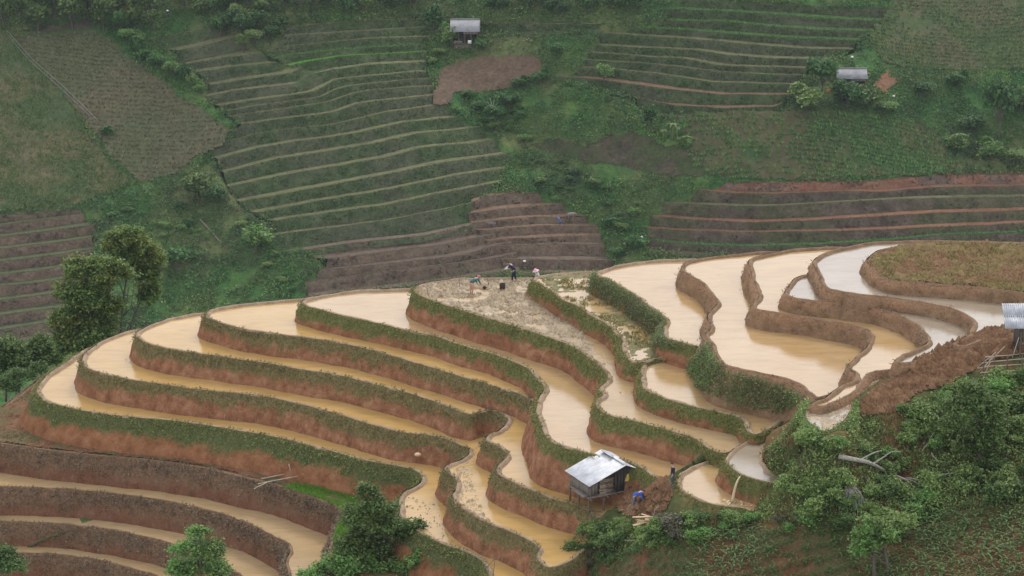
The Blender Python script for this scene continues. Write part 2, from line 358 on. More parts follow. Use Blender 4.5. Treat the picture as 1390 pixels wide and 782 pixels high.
paddy('Z3', -15.7, 3.0, .3, 'dry', M_SILT, 0.23, [
 (-60,690),(-60,707),(0,708),(75,710.5),(125,716),(175,724),(213,732.5),(241,741),(275,754),(307,771),(330,786),(350,830),(360,880),
 (480,860),(440,790),(300,705),(100,680)], drop=.1)
paddy('Z4', -17.5, 3.0, .3, 'dry', M_SILT, 0.23, [
 (-60,735),(-60,749),(0,749),(25,750),(75,752.5),(125,759),(163,767.5),(200,777.5),(230,790),(270,830),(280,900),
 (420,880),(340,790),(200,745),(50,730)], drop=.1)
paddy('Z5', -19.3, 3.0, .3, 'dry', M_SILT, 0.23, [
 (-60,780),(-60,796),(0,798),(75,802),(125,810),(163,822),(200,850),(230,900),(350,890),(260,810),(60,775)], drop=.1)
LAB = {
 'A': ('lowest and leftmost long flooded paddy, its fern-covered bank above bare red earth', 'flooded paddy'),
 'B': ('second flooded paddy up from the red bench, with a silty pale arm in front', 'flooded paddy'),
 'C': ('third flooded paddy up from the red bench, ending beside the stilt hut legs', 'flooded paddy'),
 'D': ('shortest flooded paddy of the left fan, ending in a point below the pale pool', 'flooded paddy'),
 'E': ('long flooded paddy just below the muddy field, passing behind the stilt hut', 'flooded paddy'),
 'F': ('muddy paddy where two people bend at work, a green bank below it', 'muddy paddy'),
 'G': ('small abandoned grassy terrace with puddles above the muddy working field', 'grassy terrace'),
 'N': ('short bent paddy with orange water below the big scrubby bank', 'flooded paddy'),
 'H': ('tan paddy right of the grassy terrace, above a dense weedy bank', 'flooded paddy'),
 'I': ('largest pale flooded paddy, wide at the centre right', 'flooded paddy'),
 'J': ('pale paddy curling round a long brown wall right of the largest one', 'flooded paddy'),
 'K': ('narrow crescent paddy with grey water between two brown walls', 'flooded paddy'),
 'L': ('pale grey paddy wrapping around the dry green-brown field', 'flooded paddy'),
 'M': ('dry field of turned clods with green weeds, topmost of the terraces', 'dry field'),
 'P': ('small grey leaf-shaped pool spilling water into the pool below it', 'flooded paddy'),
 'Q': ('small cream leaf-shaped pool beside the standing person', 'flooded paddy'),
 'R': ('shallow muddy pool with grey puddles below the brown dug slope', 'muddy paddy'),
 'Z1': ('red earth bench with a bright green seedbed below the lowest flooded paddy', 'earth terrace'),
 'Z2': ('uppermost of the narrow tan paddies at bottom left, curving round at the end', 'narrow paddy'),
 'Z3': ('second narrow tan paddy from the top at bottom left', 'narrow paddy'),
 'Z4': ('third narrow tan paddy from the top at bottom left', 'narrow paddy'),
 'Z5': ('lowest narrow paddy at the very bottom left corner', 'narrow paddy')}
def smooth_loop(v, k):
    r = v.copy()
    for i in range(1, k + 1): r = r + np.roll(v, i, 0) + np.roll(v, -i, 0)
    return r/(2*k + 1)
for key, p in PAD.items():
    w = at_z(p['rim'], p['z'])[:, :2]
    L = catmull(w, True, .35)
    a = np.sum(L[:, 0]*np.roll(L[:, 1], -1) - np.roll(L[:, 0], -1)*L[:, 1])
    if a < 0: L = L[::-1].copy()
    T = smooth_loop(np.roll(L, -1, 0) - np.roll(L, 1, 0), 3); T /= np.linalg.norm(T, axis=1)[:, None] + 1e-9
    nr = np.stack([T[:, 1], -T[:, 0]], 1)
    L = L + nr*(noise2(L[:, 0], L[:, 1], 1.6, sum(map(ord, key)) % 7 + 3)*p['wob'])[:, None]
    T = smooth_loop(np.roll(L, -1, 0) - np.roll(L, 1, 0), 4); T /= np.linalg.norm(T, axis=1)[:, None] + 1e-9
    p['L'] = L; p['n'] = np.stack([T[:, 1], -T[:, 0]], 1)
def covered(key, xy):
    """points that lie under a higher terrace"""
    c = np.zeros(len(xy), bool)
    for k2, q in PAD.items():
        if q['z'] > PAD[key]['z'] + .05: c |= inside(xy, q['L'])
    return c
def fill(L, z):
    t = tessellate_polygon([[Vector((a, b, 0)) for a, b in L]])
    return np.c_[L, np.full(len(L), z)], np.array(t, np.int32)
def face_up(V, F):
    n = np.cross(V[F[:, 1]] - V[F[:, 0]], V[F[:, 2]] - V[F[:, 0]])
    F = F.copy(); bad = n[:, 2] < 0; F[bad] = F[bad][:, ::-1]; return F
def make_paddy(key):
    p = PAD[key]; L, nr, z = p['L'], p['n'], p['z']; n = len(L); rng = np.random.default_rng(sum(map(ord, key)))
    c = L.mean(0); root = empty('terraced_paddy', (c[0], c[1], z)); tag(root, LAB[key][0], LAB[key][1], 'stepped paddies of the near hill')
    off = np.array([c[0], c[1], z])
    idx = np.arange(n); nx = (idx + 1) % n
    def loft(rows):
        V = np.concatenate(rows); F = []
        for r in range(len(rows) - 1):
            F.append(np.stack([r*n + idx, (r+1)*n + idx, (r+1)*n + nx, r*n + nx], 1))
        return V - off, np.concatenate(F)
    # wall
    rows, dep = [], []
    nrow = 9
    for j in range(nrow):
        s = j/(nrow - 1); d = p['depth']*s
        o = p['slope']*d + .10*min(1, s*6) + noise2(L[:, 0]*1.0 + 7*j*.35, L[:, 1] + 3*j*.35, 1.1, 11)*.17*min(1, s*5) + noise2(L[:, 0], L[:, 1] + 5, 4.5, 12)*.18*min(1, s*3)
        hz = np.full(n, z - d) + (noise2(L[:, 0], L[:, 1], .9, 21)*.03 if j == 0 else 0)
        rows.append(np.c_[L + nr*np.reshape(o, (-1, 1)), hz]); dep.append(np.full(n, d))
    V, F = loft(rows)
    link('bank_wall', mesh_np('bank_wall', V, F, M_BANKS[p['bank']], True, attrs={'d': np.concatenate(dep)}), root)
    # bund along the rim: a rounded low mud ridge
    bw = p['bw']; hb = noise2(L[:, 0], L[:, 1], .8, 5)*.05 + noise2(L[:, 0], L[:, 1], 3.5, 6)*.05
    prof = [(0.02, -.10), (-.06, .0), (-bw*.5, .045), (-bw*.85, .0), (-bw - .12, -p['drop'] - .06)]
    V, F = loft([np.c_[L + nr*(o + (noise2(L[:, 0], L[:, 1], .7, 8)*.09 + noise2(L[:, 0], L[:, 1], 2.6, 9)*.08)[:, None]), z + h + hb] for o, h in prof])
    link('bund', mesh_np('bund', V, F, M_BUND if p['bank'] not in ('brown', 'dry', 'low') or key == 'A' else M_BUNDB, True), root)
    # surface
    Li = L - nr*(bw*.5); V, F = fill(Li, z - p['drop']); F = face_up(V, F)
    nm = {'M': 'turned_soil', 'G': 'damp_ground', 'Z1': 'red_earth'}.get(key, 'water_surface')
    link(nm, mesh_np(nm, V - off, F, p['surf']), root)
    p['root'] = root; p['off'] = off
    # grass on the wall
    cov = covered(key, L + nr*.6); vis = (~cov) & (nr[:, 1] < .35)
    ii = idx[vis]
    if len(ii) == 0: return
    style = p['bank']; parts = []
    seg = .35
    dens = {'olive': 34, 'green': 36, 'brown': 7, 'dry': 34, 'low': 40}[style]
    top = {'olive': .52, 'green': .48, 'brown': .75, 'dry': .9, 'low': .45}[style]
    hgt = min(p['depth'], 2.0)
    m = int(len(ii)*seg*dens*hgt*top); k = rng.choice(ii, m); s = rng.beta(1.0, 1.5, m)*top*hgt*(1 + .55*noise2(L[k, 0], L[k, 1], 6.0, 35))
    keep = noise2(L[k, 0], L[k, 1] + s*2, 1.3, 31) + rng.normal(0, .35, m) > -.5 + (s/hgt - top*.5)*1.6; k, s = k[keep], s[keep]; m = len(k)
    P = np.c_[L[k] + nr[k]*(p['slope']*s + .06)[:, None] + rng.normal(0, .12, (m, 2)), z - s]
    N3 = np.c_[nr[k], np.zeros(m)]
    parts.append(blades(P, N3, rng, (.06, .19) if style != 'dry' else (.1, .28), .035, 4, .25, .6, .45))
    gm = {'olive': M_BLADE, 'green': M_BLADEG, 'brown': M_BLADEB, 'dry': M_BLADEB, 'low': M_BLADEG}[style]
    mb = int(len(ii)*seg*(3.5 if style in ('brown',) else 9)); kb = rng.choice(ii, mb); kb = kb[noise2(L[kb, 0], L[kb, 1], 1.7, 37) > -.05]
    parts.append(blades(np.c_[L[kb] - nr[kb]*rng.uniform(-.05, bw*.8, len(kb))[:, None], np.full(len(kb), z + .03)], np.zeros((len(kb), 3)), rng, (.06, .2), .03, 4, .7, 0, .6))
    V, F = join(parts); link('bank_grass', mesh_np('bank_grass', V - off, F, gm), root, kind='stuff')
    if style in ('low', 'green') :
        m = int(len(ii)*seg*(10 if style == 'low' else 1.5)); k = rng.choice(ii, m); s = rng.uniform(0, 1.3 if style == 'low' else 1.0, m)
        keep = noise2(L[k, 0], L[k, 1] + s, 2.0, 33) > -.1; k, s = k[keep], s[keep]; m = len(k)
        P = np.c_[L[k] + nr[k]*(p['slope']*s + .1)[:, None] + rng.normal(0, .1, (m, 2)), z - s + .05]
        V, F = leaves(P, rng, .2, 5, .4, .13, np.c_[nr[k], np.zeros(m)]); link('weeds', mesh_np('weeds', V - off, F, M_WEED), root, kind='stuff')
for key in PAD: make_paddy(key)
def ground_patch(name, key, poly, mat, step, amp, bias, scale, parent=None, blade=None):
    """uneven soil: a small height field that partly drowns in the shallow water"""
    p = PAD[key]; w = at_z(poly, p['z'])[:, :2]; lo, hi = w.min(0), w.max(0)
    xs = np.arange(lo[0], hi[0], step); ys = np.arange(lo[1], hi[1], step); X, Y = np.meshgrid(xs, ys)
    P = np.c_[X.ravel(), Y.ravel()]; ins = inside(P, w) & inside(P, p['L'] - p['n']*(p['bw'] + .05)) & ~covered(key, P)
    h = noise2(P[:, 0], P[:, 1], scale, 41, 2)*amp + noise2(P[:, 0], P[:, 1], scale*7, 43, 2)*amp*1.2 + bias
    # fade out at the border of the patch
    e = noise2(P[:, 0], P[:, 1], 3.0, 45)
    for _ in range(1): h = h + e*amp*.5
    z = p['z'] - p['drop'] + h; nxn, nyn = len(xs), len(ys)
    I = np.arange(nxn*nyn).reshape(nyn, nxn); Q = np.stack([I[:-1, :-1], I[:-1, 1:], I[1:, 1:], I[1:, :-1]], -1).reshape(-1, 4)
    Q = Q[ins[Q].all(1)]; used = np.unique(Q); mp = np.full(nxn*nyn, -1); mp[used] = np.arange(len(used))
    V = np.c_[P, z][used] - p['off']
    return link(name, mesh_np(name, V, mp[Q], mat, True), p['root'], kind='stuff')
ground_patch('mud', 'F', [(562,376),(720,376),(745,395),(800,440),(812,492),(790,482),(740,458),(640,425),(566,398)], M_MUD, .13, .1, .0, .5)
ground_patch('mud', 'B', [(604,632),(650,600),(640,650),(660,700),(700,725),(640,700),(612,668),(622,652)], M_MUD, .14, .05, -.03, .4)
ground_patch('mud', 'A', [(541,672),(590,668),(600,700),(620,740),(575,727),(545,700)], M_MUD, .14, .05, -.075, .45)
ground_patch('mud', 'R', [(1090,500),(1230,490),(1210,520),(1150,590),(1090,590)], M_MUD, .14, .05, -.01, .4)
ground_patch('mud', 'B', [(120,470),(200,480),(360,530),(300,545),(130,505)], M_MUD, .16, .04, -.05, .5)
ground_patch('clods', 'M', [(1170,325),(1500,330),(1500,420),(1170,400)], M_CLOD, .22, .13, .06, .5)
ground_patch('red_clods', 'Z1', [(-60,500),(70,500),(60,560),(200,600),(480,680),(460,720),(300,650),(-60,605)], M_REDSOIL, .2, .09, .05, .5)
ground_patch('grass_clumps', 'G', [(720,365),(830,362),(880,400),(930,470),(880,500),(840,490),(830,445),(760,405)], M_GRASSY, .16, .06, .02, .45)

def scatter_on(key, poly, n, seed, cut=-2, ns=1.5):
    p = PAD[key]; w = at_z(poly, p['z'])[:, :2]; rg = np.random.default_rng(seed); Q = rg.uniform(w.min(0), w.max(0), (n, 2))
    Q = Q[inside(Q, w) & inside(Q, p['L'] - p['n']*(p['bw'] + .1)) & ~covered(key, Q)]; Q = Q[noise2(Q[:, 0], Q[:, 1], ns, seed) > cut]
    return np.c_[Q, np.full(len(Q), p['z'] - p['drop'])] - p['off'], rg
def clods(key, name, P, rg, size, mat):
    """irregular lumps: squashed five-sided pyramids"""
    n = len(P); a = np.linspace(0, 2*np.pi, 5, endpoint=False)[None] + rg.uniform(0, 6, (n, 1)); s = size*rg.lognormal(0, .45, n)
    r = s[:, None]*rg.uniform(.6, 1.2, (n, 5)); V = np.zeros((n, 6, 3)); V[:, :5, 0] = r*np.cos(a); V[:, :5, 1] = r*np.sin(a); V[:, :5, 2] = -.05
    V[:, 5] = np.c_[rg.normal(0, .2, n)*s, rg.normal(0, .2, n)*s, s*rg.uniform(.5, 1.0, n)]; V += P[:, None]
    i = np.arange(5); f = np.stack([i, (i + 1) % 5, np.full(5, 5)], 1); F = (np.arange(n)[:, None, None]*6 + f[None]).reshape(-1, 3)
    link(name, mesh_np(name, V.reshape(-1, 3), F, mat), PAD[key]['root'], kind='stuff')
MUDF = [(562,376),(720,376),(745,395),(790,440),(806,488),(790,478),(740,455),(640,422),(566,396)]
P, rg = scatter_on('F', MUDF, 26000, 51, -.25, 1.2); clods('F', 'mud_clods', P + np.array([0, 0, .03]), rg, .1, M_MUD)
P, rg = scatter_on('F', [(740,440),(820,470),(850,500),(960,600),(880,580),(800,490)], 5000, 52, .25, 1.0); clods('F', 'mud_lumps', P, rg, .07, M_MUD)
P, rg = scatter_on('B', [(604,632),(650,600),(640,650),(660,700),(700,725),(640,700),(612,668),(622,652)], 5000, 53, -.1, .8); clods('B', 'mud_clods', P, rg, .07, M_MUD)
P, rg = scatter_on('A', [(541,672),(590,668),(600,700),(620,740),(575,727),(545,700)], 700, 54, .0, .8); clods('A', 'mud_clods', P, rg, .08, M_MUD)
P, rg = scatter_on('M', [(1170,325),(1500,330),(1500,420),(1170,400)], 30000, 55); clods('M', 'turned_clods', P + np.array([0, 0, .06]), rg, .12, M_CLOD)
P, rg = scatter_on('M', [(1170,325),(1500,330),(1500,420),(1170,400)], 16000, 56, -.1, 2.5); V, F = blades(P + np.array([0, 0, .08]), np.zeros_like(P), rg, (.1, .25), .035, 3, .7, 0, .6); link('weeds', mesh_np('weeds', V, F, M_BLADEG), PAD['M']['root'], kind='stuff')
P, rg = scatter_on('G', [(720,365),(830,362),(880,400),(930,470),(880,500),(840,490),(830,445),(760,405)], 16000, 57, -.05, 1.6); V, F = blades(P, np.zeros_like(P), rg, (.1, .25), .03, 3, .8, 0, .5); link('short_grass', mesh_np('short_grass', V, F, M_BLADEG), PAD['G']['root'], kind='stuff')
P, rg = scatter_on('Z1', [(-60,500),(70,500),(60,560),(200,600),(480,680),(460,720),(300,650),(-60,605)], 22000, 58, -.4, 1.5); clods('Z1', 'earth_clods', P + np.array([0, 0, .04]), rg, .09, M_REDSOIL)
P, rg = scatter_on('Z1', [(-60,540),(40,560),(200,605),(480,680),(460,720),(300,650),(-60,605)], 9000, 59, .1, 1.5); V, F = blades(P + np.array([0, 0, .06]), np.zeros_like(P), rg, (.1, .25), .03, 3, .7, 0, .6); link('dry_weeds', mesh_np('dry_weeds', V, F, M_BLADE), PAD['Z1']['root'], kind='stuff')
P, rg = scatter_on('R', [(1090,500),(1230,490),(1210,520),(1150,590),(1090,590)], 3500, 60, -.1, .8); clods('R', 'mud_clods', P, rg, .07, M_MUD)
V, F = fill(PAD['G']['L'] - PAD['G']['n']*.3, 0); pu = PAD['G']; V[:, 2] = pu['z'] - pu['drop'] + .012; link('puddles', mesh_np('puddles', V - pu['off'], face_up(V, F), M_WATERP), pu['root'])
# ------------------------------------------------------------------ natural ground of the near hill
CTRL = [(640,800,-11),(690,790,-9.0),(735,755,-7.0),(765,733,-6.5),(800,700,-5.0),(818,700,-4.8),(845,690,-4.3),(872,672,-3.2),(862,692,-3.0),(893,655,-1.9),(913,662,-.85),(880,712,-3.2),(915,690,-1.5),(915,676,-1.2),(935,688,-1.25),(960,699,-1.25),(1000,705,-1.3),(1024,706,-1.3),(960,716,-1.9),(1000,727,-2.0),(1035,690,-.5),(1066,662,.2),(1058,628,1.5),(1052,606,1.9),(1080,640,1.2),(1075,605,1.8),(1070,575,1.6),(1092,560,3.6),
 (1083,580,2.8),(1090,574,4.1),(1102,584,4.5),(1122,592,4.5),(1150,585,4.5),(1120,612,3.9),(1086,590,3.6),(1100,598,4.3),(1110,606,4.1),(1082,604,3.0),(1096,618,3.2),(1165,545,4.75),(1205,517,4.9),(1240,495,5.9),(1300,470,6.7),(1345,452,6.9),(1390,440,7.1),(1450,425,7.2),(1250,540,4.8),(1330,510,5.6),(1390,490,6.2),(1450,480,6.6),
 (1390,560,4.6),(1390,620,3.0),(1450,620,3.4),(1300,600,3.2),(1200,600,3.0),(1200,650,1.2),(1300,670,1.2),(1390,700,.7),(1450,760,0),(1390,800,-1.6),(1250,700,-.1),(1250,800,-2.3),(1100,660,-.2),(1100,700,-1.6),(1100,800,-3.6),(1000,748,-2.5),(950,740,-2.7),(950,800,-4.5),(870,750,-4.3),(880,800,-6.0),(830,735,-6.0),(830,800,-7.6),(760,800,-9.2),(700,840,-11.0),(1000,840,-5.4),(1250,840,-3.4),(1450,840,-2.5)]
CW = np.array([at_z([(a, b)], c)[0] for a, b, c in CTRL])
def _tps(A, B):
    r = np.linalg.norm(A[:, None] - B[None], axis=2); return np.where(r > 1e-6, r*r*np.log(r + 1e-9), 0)
_n = len(CW); _K = np.zeros((_n + 3, _n + 3)); _K[:_n, :_n] = _tps(CW[:, :2], CW[:, :2]) + np.eye(_n)*.25
_K[:_n, _n] = 1; _K[:_n, _n+1:] = CW[:, :2]; _K[_n, :_n] = 1; _K[_n+1:, :_n] = CW[:, :2].T
_W = np.linalg.solve(_K, np.r_[CW[:, 2], 0, 0, 0])
def near_raw(x, y):
    x = np.asarray(x, float); y = np.asarray(y, float); sh = np.broadcast(x, y).shape
    P = np.c_[np.broadcast_to(x, sh).ravel(), np.broadcast_to(y, sh).ravel()]
    z = np.concatenate([_tps(P[i:i+4000], CW[:, :2]) @ _W[:_n] for i in range(0, len(P), 4000)]) + _W[_n] + P @ _W[_n+1:]
    return z.reshape(sh)
def near_ground(x, y):
    return near_raw(x, y) + noise2(x, y, 3.0, 61)*.16 + noise2(x, y, .8, 62)*.05
def grid_mesh(xs, ys, zf, keep=None):
    X, Y = np.meshgrid(xs, ys); P = np.c_[X.ravel(), Y.ravel()]; Z = zf(P[:, 0], P[:, 1])
    I = np.arange(len(P)).reshape(len(ys), len(xs)); Q = np.stack([I[:-1, :-1], I[:-1, 1:], I[1:, 1:], I[1:, :-1]], -1).reshape(-1, 4)
    V = np.c_[P, Z]
    if keep is not None: Q = Q[keep(V)[Q].all(1)]
    u = np.unique(Q); mp = np.full(len(V), -1); mp[u] = np.arange(len(u))
    return V[u], mp[Q]
M_SCRUBSOIL = earth('scrub_ground', [(.032, .050, .013), (.068, .088, .027), (.126, .110, .041)], .7, fine=5, cols2=[(.117, .066, .027), (.198, .110, .045)], scale2=.22)
M_DUG = earth('dug_brown_soil', [(.13, .065, .033), (.2, .11, .058), (.29, .175, .1)], 1.1, fine=6, bs=.8)
M_FIELDSOIL = earth('maize_field_soil', [(.1, .048, .024), (.16, .075, .038), (.2, .12, .06)], .9, fine=6, cols2=[(.08, .075, .03), (.13, .11, .05)], scale2=.4)
M_FARBASE = earth('far_hill_scrub', [(.032, .101, .029), (.066, .161, .042), (.140, .211, .060)], .12, fine=.9, bs=1.0, bd=.6, cols2=[(.082, .112, .040), (.165, .191, .072)], scale2=.035)
def near_sunk(x, y):
    z = near_ground(x, y); P = np.c_[np.ravel(x), np.ravel(y)]
    for k, q in PAD.items():
        i = inside(P, q['L']); z = np.where(i, np.minimum(z, q['z'] - .9), z)
    return z
V, F = grid_mesh(np.arange(-14, 66, .4), np.arange(150, 228, .4), near_sunk, lambda V: inside(to_px(V), [(560,900),(680,760),(780,655),(860,630),(940,600),(1040,560),(1060,520),(1150,505),(1200,480),(1340,430),(1520,395),(1800,330),(1800,1100),(560,1100)]))
o = link('hillside', mesh_np('hillside', V, F, M_SCRUBSOIL, True), kind='structure'); o['label'] = 'scrubby red slope in front of the terraces at lower right'
# slope falling away behind the terraces, and the ground in front below the frame
def back_slope(x, y):
    e = 247 + np.maximum(0, x)*-.62 + np.maximum(0, -x - 28)*.1
    return np.where(y < e, -13 - (e - y)*.1, -13 - .5*(y - e)) + noise2(x, y, 9, 71)*.8 - np.maximum(0, -x - 36)*.45
V, F = grid_mesh(np.arange(-120, 120, 2.5), np.arange(215, 470, 2.5), back_slope)
o = link('terrain', mesh_np('terrain', V, F, M_FARBASE, True), kind='structure'); o['label'] = 'grassy slope falling into the valley behind the terraces'
def patch_on(name, poly, mat, ground, y0, y1, step, lift, rough=0.0, rs=.5, parent=None):
    w = at_ground(poly, ground, y0, y1); lo, hi = w[:, :2].min(0) - step, w[:, :2].max(0) + step
    def zf(x, y): return ground(x, y) + lift + noise2(x, y, rs, 81, 2)*rough
    def keep(V): return inside(to_px(np.c_[V[:, :2], ground(V[:, 0], V[:, 1])]) + np.c_[noise2(V[:, 0], V[:, 1], step*9, 82)*9, noise2(V[:, 0], V[:, 1], step*9, 83)*6], poly)
    V, F = grid_mesh(np.arange(lo[0], hi[0], step), np.arange(lo[1], hi[1], step), zf, keep)
    c = V.mean(0)
    o = link(name, mesh_np(name, V - c, F, mat, True), parent, loc=c); return o
DUG = [(1208,517),(1228,500),(1240,490),(1300,462),(1345,446),(1470,420),(1470,470),(1340,490),(1290,520),(1240,535),(1215,560),(1172,566),(1158,566),(1168,544)]
tag(patch_on('dug_slope', DUG, M_DUG, near_ground, 150, 230, .2, .1, .16, .5), 'brown freshly dug sloping plot between the pale paddies and the bamboo fence', 'dug plot')
MOUND = [(838,690),(850,668),(880,655),(905,650),(912,664),(905,690),(890,700),(850,700)]
tag(patch_on('dug_plot', MOUND, M_DUG, near_ground, 150, 230, .15, .08, .1, .4), 'small brown plot where the person in blue is digging', 'dug plot')
MAIZE = [(760,800),(800,765),(880,745),(960,735),(1020,715),(1100,722),(1230,720),(1290,690),(1470,690),(1470,830),(760,830)]
tag(patch_on('maize_field', MAIZE, M_FIELDSOIL, near_ground, 150, 230, .25, .06, .12, .6), 'red sloping field of young maize along the bottom edge at right', 'maize field')

# ------------------------------------------------------------------ the far hillside
GUL = at_z([(600,60),(690,190),(740,250),(850,335)], -100)[:, :2]
GUL = np.array([[-20, 700], [-1, 665], [9, 648], [30, 625]], float)
def far_base(x, y):
    x = np.asarray(x, float); y = np.asarray(y, float)
    z = -113 + .6*(y - 623) + 3.0*np.sin(x/33 + .6)*np.clip((y - 590)/60, .2, 1) + 2.0*np.sin(x/17 + y/40)
    g = np.full(np.broadcast(x, y).shape, 1e9)
    for a, b in zip(GUL[:-1], GUL[1:]):
        d = b - a; t = np.clip(((x - a[0])*d[0] + (y - a[1])*d[1])/(d @ d), 0, 1)
        g = np.minimum(g, (x - a[0] - t*d[0])**2 + (y - a[1] - t*d[1])**2)
    return z - 5.0*np.exp(-g/170.0)
FY0, FY1 = 520, 830
def far_px(px): return at_ground(px, far_base, FY0, FY1)
BANDS = {}
def M_riser(name, a, b2, c3): return earth(name, a, .16, fine=1.1, bs=1.0, bd=.4, cols2=b2, scale2=.09) if not c3 else earth(name, a, .3, fine=1.3, bs=1.0, bd=.4, cols2=b2, scale2=.06)
RG = M_riser('riser_green', [(.037, .064, .025), (.065, .099, .038), (.118, .140, .070)], [(.065, .078, .041), (.112, .120, .070)], 1)
RP = M_riser('riser_purple_soil', [(.099, .068, .048), (.165, .115, .082), (.247, .177, .128)], [(.133, .095, .071), (.199, .155, .106)], 1)
RD = M_riser('riser_dark_soil', [(.060, .045, .034), (.113, .086, .064), (.171, .133, .099)], [(.066, .069, .034), (.132, .120, .068)], 1)
RR = M_riser('riser_red_soil', [(.182, .081, .055), (.273, .137, .091), (.309, .182, .127)], [(.127, .091, .073), (.182, .146, .119)], 1)
TS = earth('tread_straw', [(.086, .098, .041), (.161, .161, .081), (.123, .149, .054)], .25, fine=1.5)
TB = earth('tread_brown', [(.17, .105, .065), (.24, .155, .1)], .3, fine=1.5)
TR = earth('tread_red', [(.17, .075, .045), (.24, .12, .07), (.2, .14, .09)], .3, fine=1.5)
TG = earth('tread_green', [(.04, .085, .028), (.07, .13, .04), (.1, .15, .06)], .4, fine=1.5)
TL = earth('tread_bright_rice', [(.07, .2, .03), (.11, .28, .045)], .4, fine=1.5)
TP = earth('tread_plough', [(.125, .091, .069), (.188, .140, .103)], .4, fine=1.5)
c7 = [(278,131.6),(320,123),(360,118.5),(400,114),(425,100),(451,95),(501,88),(548,86),(580,84)]
d1 = [(410,340),(475,330),(575,320),(655,303)]
